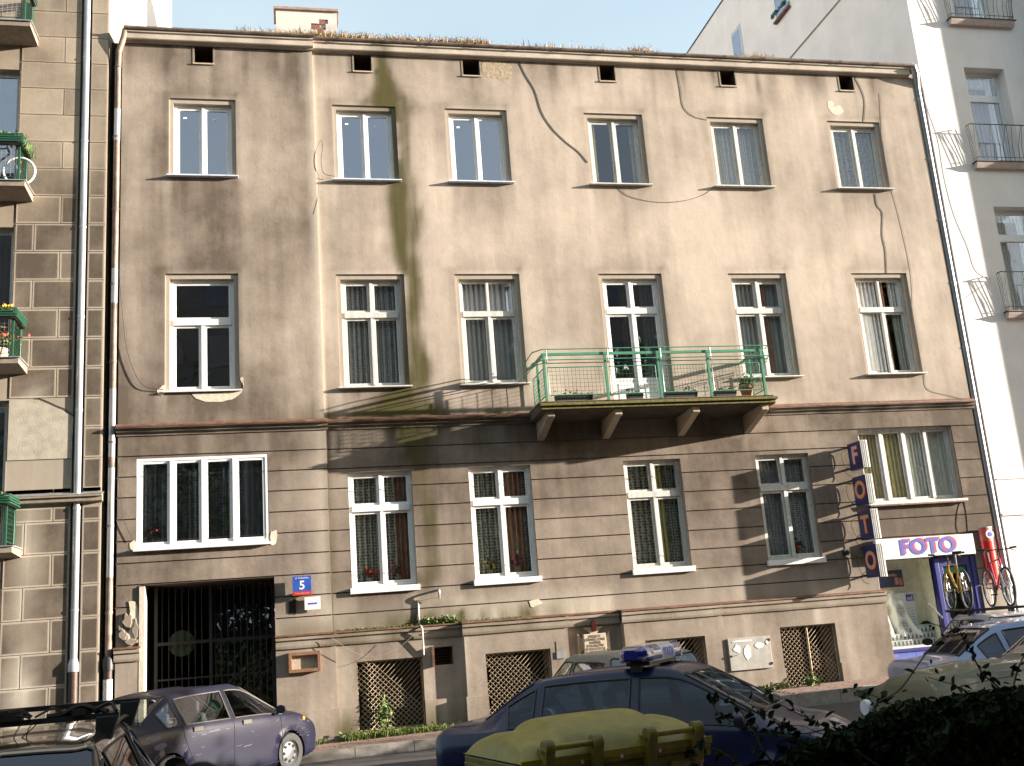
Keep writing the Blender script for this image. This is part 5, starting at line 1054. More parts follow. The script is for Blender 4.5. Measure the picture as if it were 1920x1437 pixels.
# ---------------------------------------------------------------- bicycles
def bicycle(t, fr, fork, R=.335, detail=True, tyre=.022, white=False):
    A = (-.52, 0, R); B = (.52, 0, R); BB = (-.08, 0, R - .04); ST_ = (-.22, 0, R + .42); HT = (.30, 0, R + .47); HB = (.34, 0, R + .36); tm = MAT = fr
    f = MB().tube([BB, ST_], .016, 8).tube([ST_, HT], .015, 8).tube([BB, HB], .019, 8).tube([HT, HB], .02, 8)
    for s in (1, -1): f.tube([BB, (A[0], s * .06, A[2])], .009, 6).tube([(ST_[0], 0, ST_[2] - .04), (A[0], s * .06, A[2])], .008, 6)
    f.build('frame', fr, t, smooth=True)
    g = MB().tube([HB, (HB[0] + .02, 0, HB[2] - .06)], .016, 7)
    for s in (1, -1): g.tube([(HB[0] + .02, s * .055, HB[2] - .06), (B[0], s * .055, B[2])], .014, 7)
    g.tube([(HB[0] + .02, -.055, HB[2] - .06), (HB[0] + .02, .055, HB[2] - .06)], .014, 6); g.build('fork', fork, t, smooth=True)
    wd = None
    for c in (A, B):
        mb = MB(); k = 10; pr = [(R + tyre * math.cos(a) - tyre, tyre * math.sin(a)) for a in [q * 2 * math.pi / k for q in range(k + 1)]]
        W = mb.lathe(pr, (0, 0, 0), (0, 1, 0), 30).build('wheel', RUBBER if not white else SIGNW, t, smooth=True) if wd is None else link('wheel', wd[0], t)
        W.location = c
        if wd is None:
            rm = MB().lathe([(R - .045, -.01), (R - .032, -.012), (R - .032, .012), (R - .045, .01), (R - .045, -.01)], (0, 0, 0), (0, 1, 0), 30).build('rim', CHROME, W, smooth=True)
            sp = MB()
            for q in range(24): a = q * math.pi / 12; sp.tube([(.02 * math.cos(a + 1), (.025 if q % 2 else -.025), .02 * math.sin(a + 1)), ((R - .04) * math.cos(a), 0, (R - .04) * math.sin(a))], .0016, 3, cap=False)
            sp.lathe([(.018, -.035), (.018, .035)], (0, 0, 0), (0, 1, 0), 8); s2 = sp.build('spokes', CHROME, W); wd = (W.data, rm.data, s2.data)
        else: link('rim', wd[1], W); link('spokes', wd[2], W)
        rf = MB().box(-.03, .03, -.012, .012, R * .55, R * .55 + .04).build('reflector', AMBER, W)
    MB().lathe([(0, -.004), (.09, -.004), (.09, .004), (0, .004)], (BB[0], -.04, BB[2]), (0, 1, 0), 20).build('chainring', IRON, t)
    MB().tube([(BB[0], -.06, BB[2]), (BB[0] + .15, -.06, BB[2] - .08)], .009, 6).tube([(BB[0], .06, BB[2]), (BB[0] - .15, .06, BB[2] + .08)], .009, 6).build('crank', IRON, t)
    for x, s in ((.15, -1), (-.15, 1)): MB().box(BB[0] + x - .045, BB[0] + x + .045, s * .07, s * .15, BB[2] + s * .08 - .012, BB[2] + s * .08 + .012).build('pedal', IRON, t)
    MB().tube([ST_, (-.25, 0, R + .60)], .012, 7).build('seatpost', CHROME, t)
    MB().hexa([(-.40, -.07, R + .60), (-.12, -.02, R + .61), (-.12, .02, R + .61), (-.40, .07, R + .60), (-.40, -.085, R + .65), (-.12, -.018, R + .635), (-.12, .018, R + .635), (-.40, .085, R + .65)]).build('saddle', PLASTB, t, bevel=.012)
    MB().tube([HT, (.27, 0, R + .58), (.33, 0, R + .62)], .014, 7).tube(curve_pts([(.30, -.30, R + .64), (.33, -.15, R + .62), (.33, 0, R + .62), (.33, .15, R + .62), (.30, .30, R + .64)], 4), .011, 7).build('handlebar', IRON, t, smooth=True)
    for s in (1, -1): MB().tube([(.305, s * .20, R + .635), (.295, s * .31, R + .645)], .018, 7).tube([(.33, s * .19, R + .62), (.40, s * .26, R + .58)], .006, 5).build('grip', PLASTB, t)
bicycle(BIKE_L, mat('dark_frame', (.04, .035, .06), .4), CHROME, .30, white=True)
t = thing('bicycle', 'yellow bicycle clamped on the car roof, nearer the shop door', 'bicycle', (11.22, -3.9, road_z(11) + 1.53), math.radians(70), 'bicycles on the car roof'); bicycle(t, mat('yellow_frame', (.42, .24, .02), .35), mat('yellow_fork', (.55, .33, .04), .35))
t = thing('bicycle', 'red and silver bicycle clamped on the car roof, nearer the white house', 'bicycle', (11.85, -4.15, road_z(11) + 1.53), math.radians(250), 'bicycles on the car roof'); bicycle(t, mat('crimson_frame', (.42, .03, .10), .35), mat('silver_fork', (.45, .46, .48), .3, metal=.6))
t = thing('bicycle_rack', 'black bicycle carrier bars on the silver hatchback roof', 'roof rack', (11.8, -3.9, road_z(11.8)), math.radians(72))
for x in (-.55, .45):
    MB().box(x - .02, x + .02, -.62, .62, 1.49, 1.52).build('crossbar', IRON, t)
    for s in (1, -1): MB().box(x - .03, x + .03, s * .52 - .03, s * .52 + .03, 1.40, 1.50).build('foot', IRON, t)
for y in (.55, -.28): MB().box(-.75, .65, y - .03, y + .03, 1.52, 1.535).build('wheel_tray', IRON, t); Tube('clamp_arm', CHROME, t, [(-.1, y - .14, 1.52), (-.1, y - .05, 1.95)], .011, 6)
MB().tube(curve_pts([(.55, .66, 1.40), (.62, .72, 1.5), (.85, .75, 1.62), (1.0, .74, 1.66)], 5), .018, 7).build('frame_holder', CHROME, t, smooth=True)
# ---------------------------------------------------------------- signs and shop
WARMW = mat('sign_edge', (.80, .77, .70), .5)
for i, (ch, z0, z1) in enumerate((('F', 4.68, 5.25), ('O', 3.92, 4.53), ('T', 3.20, 3.80), ('O', 2.42, 3.09))):
    t = thing('letter_sign', ['topmost navy sign box with a pale letter F, standing out from the wall', 'navy sign box with an orange letter O right below the F box', 'navy sign box with an orange letter T between the two O boxes', 'lowest navy sign box with an orange letter O beside the shop window'][i], 'sign', (11.78, -.1, z0), 0, 'projecting letter boxes spelling FOTO')
    h = z1 - z0; y0, y1 = -.55, -.02
    MB().box(0, .15, y0, y1, 0, h).build('case', SIGNBLUE, t, bevel=.004)
    MB().box(-.002, .155, y0 - .014, y0 - .001, -.004, h + .004).build('edge_strip', WARMW, t); MB().box(.03, .034, y0 - .020, y0 - .012, 0, h).box(.07, .074, y0 - .020, y0 - .012, 0, h).box(.115, .119, y0 - .020, y0 - .012, 0, h).build('rib', ZINC, t)
    fm = SIGNPINK if ch == 'F' else SIGNPEACH
    text_mesh('letter_shadow', ch, .50, SIGNRED, t, (-.003, (y0 + y1) / 2 + .012 - .02, h / 2 - .012), (math.pi / 2, 0, -math.pi / 2), .0015, .018)
    text_mesh('letter', ch, .50, fm, t, (-.006, (y0 + y1) / 2 + .012, h / 2), (math.pi / 2, 0, -math.pi / 2), .0015, .014)
    for z in (.05, h - .06):
        MB().box(.03, .06, -.02, .10, z, z + .03).box(.09, .12, -.02, .10, z, z + .03).build('bracket', IRON, t)
        for y in (y0 + .02, y1 - .04): pass
    MB().tube(curve_pts([(.0, -.02, h * .2), (-.10, .03, h * .05), (-.04, .02, -.08), (.03, -.01, -.12)], 4), .007, 4).tube(curve_pts([(0, 0, h * .8), (-.12, .05, h * .7), (-.10, .05, h * .3), (-.02, .0, .02)], 4), .006, 4).build('wire', CABLE, t)
# the long sign above the shop
t = thing('shop_sign', 'long white sign board lettered FOTO in violet and red above the shop window', 'sign', (12.10, -.14, 2.78))
MB().box(0, 2.33, 0, .11, -.01, .42).build('board', SIGNW, t, bevel=.004)
text_mesh('letter_shadow', 'FOTO', .44, SIGNRED, t, (1.22 + .03, -.0025, .21 + .012), off=.012, ext=.0005, sx=1.12)
text_mesh('letter', 'FOTO', .44, LETBLUE, t, (1.20, -.0065, .20), off=.016, ext=.001, sx=1.12)
# shop front
SF = thing('photo_shop', 'photo shop with a big display window, blue door and blue tiled base', 'shop', (12.12, .12, .4))
SF.location = (0, 0, 0)
MB().box(12.14, 13.50, .10, .14, .93, .98).box(12.14, 12.18, .10, .14, .98, 2.74).box(12.14, 13.5, .10, .14, 2.74, 2.78).build('window_frame', WHITEOLD, SF)
MB().quad((12.18, .12, .98), (13.46, .12, .98), (13.46, .12, 2.74), (12.18, .12, 2.74)).build('pane', GLSHOP, SF)
cave(MB(), 12.14, 13.46, .95, 2.78, .14, .55).quad((12.14, .55, .95), (13.46, .55, .95), (13.46, .55, 2.78), (12.14, .55, 2.78)).build('display_case', mat('cream_lining', (.80, .78, .62), .85), SF)
MB().box(12.12, 13.48, -.02, .12, .87, .93).build('ledge', BLUEP, SF)
tb = MB().box(0, .186, 0, .012, 0, .186).build('tile', TILEB, SF, bevel=0); td = tb.data; td2 = td.copy(); td2.materials[0] = TILEB2; bpy.data.objects.remove(tb)
MB().box(12.14, 13.48, .02, .14, .2, .87).build('tile_bed', mat('pale_grout', (.40, .36, .42), .8), SF)
for i in range(7):
    for j in range(3):
        o = link('tile', td if (i * 7 + j * 3) % 5 else td2, SF); o.location = (12.145 + i * .19, .008, .68 - j * .19)
D = MB().box(13.50, 13.60, .02, .16, .4, 3.0).box(14.38, 14.50, .02, .16, .4, 3.0).box(13.60, 14.38, .04, .14, 2.55, 2.74).box(13.60, 14.38, .04, .14, .4, .75).box(13.60, 13.70, .04, .14, .75, 2.55).box(14.28, 14.38, .04, .14, .75, 2.55).build('door', BLUEP, SF, bevel=.006)
MB().quad((13.7, .10, .75), (14.28, .10, .75), (14.28, .10, 2.55), (13.7, .10, 2.55)).build('pane', GLW, D); MB().box(13.70, 14.28, .09, .097, 2.40, 2.53).build('green_strip', mat('green_sticker', (.05, .25, .12), .5), D)
MB().lathe([(0, -.006), (.055, -.006), (.055, 0)], (13.79, .09, 2.46), (0, -1, 0), 16).build('white_disc', SIGNW, D); MB().lathe([(0, -.009), (.028, -.009), (.028, 0)], (13.79, .09, 2.46), (0, -1, 0), 16).build('red_dot', SIGNRED, D)
MB().box(13.5, 14.5, .5, .52, .3, 3.1).build('shop_interior', BLACK, SF); MB().box(13.5, 14.5, .02, .1, 2.74, 3.1).build('transom', mat('dark_transom', (.03, .02, .02), .5), SF)
t = thing('poster', 'dark blue poster hanging in the shop window', 'poster', (12.62, .40, 2.2)); MB().box(-.3, .32, 0, .01, 0, .36).build('sheet', mat('poster_navy', (.03, .035, .10), .6), t); text_mesh('lettering', 'Studio', .10, SIGNPEACH, t, (.05, -.004, .26), ext=.001); MB().box(.12, .2, -.004, 0, .05, .2).box(.22, .29, -.004, 0, .03, .18).build('figure', mat('poster_figure', (.5, .2, .15), .6), t)
t = thing('price_list', 'white price list lettered od standing in the shop window', 'price list', (12.98, .44, 1.25)); MB().box(-.34, .18, 0, .01, -.1, .82).build('sheet', SIGNW, t); MB().box(-.02, .16, -.006, 0, .64, .78).build('band', LETBLUE, t); text_mesh('lettering', 'od', .12, SIGNW, t, (.07, -.008, .70), ext=.001, off=.003)
mb = MB()
for k in range(9): mb.box(-.28, .14, -.004, 0, .0 + k * .06, .012 + k * .06)
o = mb.build('printed_lines', mat('faint_print', (.42, .45, .58), .6), t); o['kind'] = 'stuff'
t = thing('dust_sheet', 'crumpled white translucent sheet draped in the shop window', 'sheet', (12.52, .26, .95)); mb = MB(); n = 14
for j in range(n + 1):
    for i in range(n + 1):
        u, v = i / n, j / n; hgt = 1.15 - .25 * u - .35 * max(0, u - .55) * 2.2; mb.v.append((-.30 + .72 * u + .22 * (1 - v) * max(0, u - .5) * 2, .05 * math.sin(u * 19 + 3 * v) * (1 - .3 * v) + .1 * v, .22 + v * hgt * (1 - .12 * math.sin(u * 7)) * (.9 if u < .8 else .75)))
mb.f = [(j * (n + 1) + i, j * (n + 1) + i + 1, (j + 1) * (n + 1) + i + 1, (j + 1) * (n + 1) + i) for j in range(n) for i in range(n)]; mb.mi = [0] * (n * n); mb.build('sheet', lace('film', (.88, .90, .86), .1, 3.), t, smooth=True)
t = thing('photo_stand', 'tiered stand of small portrait photographs along the bottom of the shop window', 'display stand', (12.24, .16, .98)); MB().box(0, 1.12, .16, .17, 0, .42).build('board', mat('pale_board', (.45, .55, .55), .7), t)
pc = MB().box(0, .082, 0, .006, 0, .115).build('photo_card', mat('card_paper', (.62, .70, .70), .5), t); cd = pc.data
pf = MB().prism([(.02, .005), (.062, .005), (.066, .035), (.055, .05), (.06, .075), (.041, .10), (.022, .075), (.028, .05), (.016, .035)], -.003, 0).build('portrait', mat('portrait_tone', (.14, .08, .055), .6, nz=.4, scale=11), pc); pd = pf.data
first = True
for r in range(3):
    for c in range(12):
        if first: o = pc; first = False
        else: o = link('photo_card', cd, t); link('portrait', pd, o)
        o.location = (.02 + c * .092, .03 + r * .05, .005 + r * .125)
# red advertising column on the wall
t = thing('advertising_tube', 'red half round advertising tube with a round emblem on the wall by the shop door', 'advertisement', (14.80, -.06, 2.2))
def half(z0, z1, m_, nm, r=.16, rz=.11):
    mb = MB(); k = 12
    for i in range(k + 1):
        a = math.pi * i / k; mb.v += [(-r * math.cos(a), -rz * math.sin(a), z0), (-r * math.cos(a), -rz * math.sin(a), z1)]
    mb.f = [(2 * i, 2 * i + 2, 2 * i + 3, 2 * i + 1) for i in range(k)] + [tuple(2 * i for i in range(k, -1, -1)), tuple(2 * i + 1 for i in range(k + 1))]; mb.mi = [0] * (k + 2); return mb.build(nm, m_, t, smooth=True)
half(0, .82, mat('glossy_red', (.55, .025, .02), .25, coat=.5), 'shell'); half(.821, 1.10, mat('faded_red', (.62, .12, .09), .3, coat=.4, nz=.25), 'top_panel'); half(1.10, 1.12, ZINC, 'lid', .165, .115)
MB().lathe([(0, 0), (.095, 0), (.095, -.02), (0, -.02)], (.02, -.125, .96), (0, -1, 0), 20).build('white_disc', SIGNW, t); mb = MB().lathe([(0, .003), (.05, .003), (.05, -.0)], (.02, -.128, .96), (0, -1, 0), 14); mb.build('emblem', LETBLUE, t); mb = MB()
for k in range(12): mb.lathe([(0, .02), (.012, .014), (.016, 0)], (.12, -.08, .1 + k * .06), (.7, -.7, 0), 6)
o = mb.build('bead', SIGNRED, t); o['kind'] = 'stuff'
# house number, plate, plaque
t = thing('house_number', 'blue enamel plate with a white number 5 and a red strip beside the gateway', 'number plate', (.05, -.20, 2.85)); 
MB().box(0, .34, 0, .02, .07, .35).build('plate', NUMBLUE, t, bevel=.003); MB().box(0, .34, 0, .02, 0, .069).build('red_strip', mat('strip_red', (.55, .04, .03), .4), t); MB().box(.01, .33, .02, .13, .02, .05).build('bracket', IRON, t)
text_mesh('digit', '5', .22, SIGNW, t, (.17, -.002, .175), ext=.001, off=.004); text_mesh('street_name', 'ul. Nabielaka', .048, SIGNW, t, (.17, -.002, .315), ext=.001); text_mesh('district_name', 'Dolny Mokotów', .04, mat('pale_red_print', (.8, .4, .35), .5), t, (.17, -.002, .034), ext=.001)
t = thing('notice_plate', 'small white notice plate with a dark band below the house number', 'plate', (.26, -.14, 2.58)); MB().box(0, .29, 0, .015, 0, .23).build('plate', SIGNW, t); MB().box(.06, .23, -.002, 0, .09, .125).build('band', LETBLUE, t); mb = MB()
for k, w in ((.19, .2), (.165, .12), (.055, .24)): mb.box(.145 - w / 2, .145 + w / 2, -.002, 0, k, k + .008)
o = mb.build('small_print', mat('faint_grey_print', (.5, .5, .52), .6), t); o['kind'] = 'stuff'
v = cave(MB(), -.08, .13, 2.53, 2.80, YB - .006, .2).build('wall_hole', CONC, HOUSE); MB().box(-.06, .12, YB - .0085, YB - .0065, 2.54, 2.79).build('dark_opening', BLACK, v); MB().box(.10, .13, YB - .02, YB - .0, 2.52, 2.81).build('wooden_rim', WOODB, v)
t = thing('plaque', 'pale stone memorial plaque shaped as a flared cross in the niche behind the grey hatchback', 'plaque', (5.78, -.02, 1.22))
def flare(a):
    c, s_ = math.cos(a), math.sin(a); P_ = []
    for k in range(9):
        u = k / 8; P_.append((.12 + (.20) * (u), .05 + .16 * u ** 2.2))
    pl = [(r, w) for r, w in P_] + [(r, -w) for r, w in reversed(P_)]
    return [(x * c - y * s_, x * s_ + y * c + .33) for x, y in pl]
for a in (0, math.pi / 2, math.pi, -math.pi / 2): MB().prism(flare(a), -.04, .05).build('cross_arm', STONE, t)
MB().box(-.225, .225, -.10, .04, .06, .52).build('tablet', mat('pale_stone', (.50, .42, .33), .85, nz=.15, scale=30), t, bevel=.008)
text_mesh('inscription', 'MIEJSCE\nUŚWIĘCONE\nKRWIĄ\nPOLAKÓW\nPOLEGŁYCH\nZA WOLNOŚĆ\nOJCZYZNY', .070, mat('worn_letter', (.22, .16, .11), .8), t, (0, -.103, .29), ext=.002)
MB().prism([(-.035, .56), (.035, .56), (.05, .72), (0, .78), (-.05, .72)], -.10, -.02).build('vigil_lamp', mat('dark_red_glass', (.06, .012, .01), .3), t)
t = thing('meter_box', 'old wooden framed recess box below the house number plates', 'box', (.0, YB - .03, 1.47)); MB().box(-.06, -.0, -.09, 0, .0, .36).box(.46, .52, -.09, 0, 0, .36).box(0, .46, -.09, 0, 0, .06).box(0, .46, -.09, 0, .30, .36).build('frame', WOODB, t, bevel=.006); MB().box(0, .46, -.015, .0, .06, .30).build('back', STONE, t)
t = thing('utility_cabinet', 'grey metal cabinet door with torn white posters between the basement grilles', 'cabinet', (8.49, -.17, .81)); MB().box(0, .90, -.03, .02, 0, .62).build('door', mat('grey_sheet', (.40, .38, .35), .6, nz=.15, streak=.2), t, bevel=.006)
mb = MB(); rn = random.Random(3)
for (x, z, w, h) in ((.18, .42, .16, .17), (.40, .33, .17, .28), (.66, .45, .2, .12), (.83, .5, .06, .1), (.3, .56, .5, .04)):
    k = 10; mb.prism([(x + w * .5 * math.cos(a) * rn.uniform(.7, 1.15), z + h * .5 * math.sin(a) * rn.uniform(.7, 1.15)) for a in [q * 2 * math.pi / k for q in range(k)]], -.034 - rn.random() * .003, -.028)
o = mb.build('torn_poster', mat('torn_paper', (.75, .73, .70), .8), t); o['kind'] = 'stuff'
for z in (.06, .52): MB().box(.87, .90, -.045, -.03, z, z + .05).build('hinge', IRON, t)
MB().box(.02, .05, -.045, -.03, .26, .30).tube([(.04, -.05, .28), (.18, -.045, .30)], .005, 4).build('lock', IRON, t)
t = thing('junction_box', 'small grey junction box on the pier right of the second basement grille', 'box', (4.97, -.17, 1.33)); MB().box(0, .17, -.02, 0, 0, .13).build('lid', ZINC, t); MB().box(.01, .16, -.008, 0, .13, .32).build('plate', CONC, t)
t = thing('wall_spotlight', 'small grey spotlight sticking out of the wall between the FOTO boxes and window', 'lamp', (11.42, 0, 2.98)); MB().box(-.05, .05, -.10, 0, -.06, .06).build('case', IRON, t)
t = thing('tap_pipe', 'bent white pipe end sticking out above the mossy ledge', 'pipe', (2.78, 0, 2.72)); MB().tube(curve_pts([(0, 0, .06), (0, -.12, .06), (.0, -.14, .0), (.0, -.10, -.10)], 4), .022, 8).build('pipe', ZINC, t, smooth=True); MB().tube([(-.4, -.012, -.12), (-.02, -.012, -.06)], .008, 5).build('conduit', CONC, t)
tag(Tube('conduit', mat('pale_conduit', (.60, .56, .50), .6), None, curve_pts([(2.38, -.02, 2.62), (2.38, -.04, 2.2), (2.41, -.15, 2.1), (2.42, -.12, 1.95), (2.43, -.06, 1.6)], 4), .017), 'pale conduit bending over the plinth ledge beside the first basement grille', 'pipe')
# ---------------------------------------------------------------- cables on the walls
def cable(lab, px, r=.010, m_=CABLE, y=-.009):
    r *= .5
    pts = []
    for q in px: p = at(q[0], q[1], y if len(q) < 3 else q[2]); pts.append(p)
    return tag(MB().tube(curve_pts(pts, 5), r, 5).build('cable', m_, None, smooth=True), lab, 'cable')
cable('dark cable curving from the eaves down to the fourth upper window', [(970, 107), (985, 140), (1003, 170), (1016, 210), (1035, 240), (1060, 265), (1085, 285), (1102, 305)], .013)
cable('loose thin cable sagging between the fourth and fifth upper windows', [(1150, 345), (1180, 368), (1230, 379), (1280, 377), (1320, 365), (1342, 348)], .008)
cable('dark cable loop hanging left of the second upper window', [(628, 331, -.06), (607, 325, -.06), (602, 300, -.06), (605, 275, -.06), (601, 264, -.06), (592, 285, -.06), (590, 310, -.06), (598, 335, -.06), (596, 370, -.06), (588, 402, -.06)], .011)
cable('thin grey cable running from the eaves to the fifth upper window', [(1268, 122), (1276, 165), (1282, 200), (1300, 218), (1325, 225)], .009)
cable('dark cable from the last attic vent down to the last upper window', [(1601, 142), (1614, 165), (1622, 190), (1620, 228)], .010)
cable('dark cable between the last upper window and the window below it', [(1641, 364), (1645, 385), (1655, 400), (1655, 440), (1661, 470), (1663, 512)], .011)
cable('dark cable sagging from the rusty drainpipe to the lower left window sill', [(224, 520, -.1), (228, 570, -.1), (237, 650, -.1), (253, 700, -.1), (272, 725, -.1), (306, 731, -.1)], .013)
cable('black cable along the wall beside the wide window over the gateway', [(222, 870, -.1), (225, 920, -.1), (232, 975, -.1), (250, 1014, -.1)], .011)
cable('thin wire from the last middle window towards the grey drainpipe', [(1733, 700), (1740, 730), (1780, 742), (1815, 750)], .007)
cable('pair of dark wires hanging beside the photo shop sign', [(1802, 935), (1795, 960), (1793, 985), (1796, 1000)], .010)
cable('dark wire hanging over the right end of the photo shop sign', [(1806, 935), (1812, 965), (1815, 1000), (1818, 1020)], .010)
cable('long thin cable down the front of the white house', [(1722, 135, -.02), (1740, 200, -.02), (1760, 260, -.02), (1772, 330, -.02), (1790, 400, -.02), (1815, 460, -.02), (1830, 505, -.02), (1856, 524, -.02)], .008, CABLEG)
cable('thin stay wire between the lower balcony of the white house and the drainpipe', [(1854, 530, -.02), (1830, 545, -.02), (1810, 560, -.02)], .007, CABLEG)
cable('two thin wires hanging below the plinth ledge at the left', [(622, 1196, -.2), (650, 1215, -.2), (690, 1232, -.2), (740, 1220, -.2), (776, 1190, -.2)], .008, CABLEG)
cable('pale wire down the wall over the last middle window', [(1650, 175), (1660, 300), (1690, 420), (1710, 520), (1712, 600), (1722, 680)], .006, CABLEG)
# plants on ledges and along the foot of the wall
mb = MB(); leaves(mb, lambda: (random.uniform(2.45, 3.1), random.uniform(-.12, -.02), 2.17 + abs(random.gauss(0, .05))), 260, .045); blades(mb, lambda: (random.uniform(.9, 4.4), random.uniform(-.10, -.03), 2.14), 900, .07, .005, .8)
tag(mb.build('ledge_weeds', LEAFB), 'green weeds growing on the mossy plinth ledge', 'weeds', kind='stuff')
mb = MB(); blades(mb, lambda: (random.choice([random.uniform(1.0, 3.2), random.uniform(.9, 2.6)]), random.uniform(-.5, -.08), pave_z(1)), 3800, .16, .006, .9)
leaves(mb, lambda: (random.uniform(.8, 3.2), random.uniform(-.45, -.08), pave_z(1) + abs(random.gauss(0, .06))), 500, .04); blades(mb, lambda: (random.uniform(-.1, .6), random.uniform(-.4, -.14), pave_z(0)), 700, .12, .006, .9)
leaves(mb, lambda: (random.gauss(9.35, .25), random.uniform(-.35, -.2), pave_z(9) + abs(random.gauss(0, .05))), 120, .05)
tag(mb.build('grass', GRASS), 'strip of grass and weeds along the foot of the brown house', 'grass', kind='stuff')
mb = MB(); leaves(mb, lambda: (random.gauss(1.62, .08), -.1 + random.gauss(0, .04), .62 + random.gauss(0, .14)), 160, .05); tag(mb.build('grille_plant', LEAFB), 'bright green plant growing through the first basement grille', 'plant', kind='stuff')
mb = MB(); leaves(mb, lambda: (random.gauss(10.1, .1), random.gauss(-.35, .06), pave_z(10) + abs(random.gauss(.08, .07))), 130, .05); tag(mb.build('weed_tuft', LEAFB), 'bright weed tuft at the foot of the last basement grille', 'weeds', kind='stuff')
# flowers behind the ground floor panes
def pot(lab, x, z, y, fl, n=40, sp=.09, cat='flower pot'):
    t = thing('potted_plant', lab, cat, (x, y, z)); MB().lathe([(0, 0), (.05, 0), (.07, .12), (0, .12)], (0, 0, 0), (0, 0, 1), 10).build('pot', CONC, t, smooth=True); mb = MB(); leaves(mb, lambda: (random.gauss(0, sp), random.gauss(0, .03), .17 + abs(random.gauss(0, .07))), n, .05); mb.build('leaves', LEAF, t)
    mb = MB(); leaves(mb, lambda: (random.gauss(0, sp), -.03 + random.gauss(0, .03), .22 + random.gauss(0, .035)), int(n * .8), .045, 1.); mb.build('flowers', fl, t)
pot('red geranium behind the left pane of the first lower window', 1.52, 2.99, .20, FRED); pot('dark red geranium behind the right pane of the first lower window', 2.05, 2.99, .21, FRED)
pot('orange flowers behind the left pane of the second lower window', 3.88, 2.99, .20, FYEL, 26); pot('pink flowers behind the right pane of the second lower window', 4.42, 3.03, .20, FPINK, 60)
pot('small red flowers behind the window left of the FOTO boxes', 10.5, 2.99, .20, FRED, 24, .06); pot('red flowers in the left part of the wide window over the gateway', -2.45, 3.96, .05, FRED, 24)
t = thing('palm_plant', 'spiky green house plant behind the second pane from the right over the gateway', 'plant', (-1.15, .08, 3.95)); mb = MB()
for k in range(26):
    a = random.uniform(0, 6.28); l = random.uniform(.2, .45); z = random.uniform(.6, 1.25); c, s_ = math.cos(a) * l, abs(math.sin(a)) * .15 - .05
    mb.quad((0, 0, z), (c * .5, s_, z + .12), (c, s_ * 1.2, z - .1), (c * .5, s_ + .01, z + .09))
mb.tube([(0, 0, 0), (0, 0, 1.1)], .012, 5); mb.build('fronds', LEAFB, t)
t = thing('palm_plant', 'spiky green plant behind the third lower window, below the balcony', 'plant', (7.55, .22, 2.98)); mb = MB()
for k in range(22):
    a = random.uniform(0, 6.28); l = random.uniform(.12, .26); z = random.uniform(.35, .62); c, s_ = math.cos(a) * l, abs(math.sin(a)) * .06 - .03
    mb.quad((0, 0, z), (c * .5, s_, z + .08), (c, s_, z - .08), (c * .5, s_ + .01, z + .06))
mb.tube([(0, 0, 0), (0, 0, .5)], .012, 5); mb.build('fronds', LEAFB, t)
# ---------------------------------------------------------------- yellow waste container
YEL = mat('olive_yellow_plastic', (.23, .185, .010), .36, nz=.28, scale=5, bump=.25, bscale=30, streak=.25, dust=(.15, .12, .03, .35)); YEL2 = mat('dark_yellow_plastic', (.16, .125, .008), .5, nz=.3, scale=6, streak=.4, bump=.2, dust=(.10, .08, .03, .3))
BIN = thing('waste_container', 'large olive yellow plastic waste container with a domed lid in front of the police car', 'waste bin', (2.03, -12.58, road_z(1.9) + .10), math.radians(13))
hw, hd = .73, .50
BZ = .95
MB().hexa([(-.62, -.40, .18), (.62, -.40, .18), (.62, .40, .18), (-.62, .40, .18), (-hw + .03, -hd + .03, BZ - .04), (hw - .03, -hd + .03, BZ - .04), (hw - .03, hd - .03, BZ - .04), (-hw + .03, hd - .03, BZ - .04)]).build('body', YEL2, BIN, bevel=.03)
MB().box(-hw, hw, -hd, hd, BZ - .05, BZ).build('rim', YEL2, BIN, bevel=.012)
for x in (-.42, -.14, .14, .42): MB().hexa([(x - .03, -.425, .3), (x + .03, -.425, .3), (x + .03, -.40, .3), (x - .03, -.40, .3), (x - .03, -.50, BZ - .1), (x + .03, -.50, BZ - .1), (x + .03, -.45, BZ - .1), (x - .03, -.45, BZ - .1)]).build('rib', YEL2, BIN, bevel=.008)
mb = MB(); nx, ny = 44, 22
for j in range(ny + 1):
    for i in range(nx + 1):
        x = -hw - .01 + (2 * hw + .02) * i / nx; y = -hd + .0 + 2 * hd * j / ny; v = j / ny
        e = min(1, min(i, nx - i) / 2.2) ** .5; f = min(1, min(j, ny - j) / 1.6) ** .6
        arc = .115 * math.sin(math.pi * min(1, max(0, v))) ** .75
        c = sst(-.43, -.36, x) * sst(.43, .36, x); arc += .075 * c * math.sin(math.pi * v) ** .6 * (1 - .12 * (x / .4) ** 2)
        arc += .012 * sst(-.66, -.60, x) * sst(.66, .6, x)
        mb.v.append((x, y, BZ + .012 + (.03 + arc) * e * f))
mb.f = [(j * (nx + 1) + i, j * (nx + 1) + i + 1, (j + 1) * (nx + 1) + i + 1, (j + 1) * (nx + 1) + i) for j in range(ny) for i in range(nx)]; mb.mi = [0] * len(mb.f)
mb.box(-hw - .01, hw + .01, -hd - .005, -hd + .01, BZ - .015, BZ + .03); mb.build('lid', YEL, BIN, smooth=True)
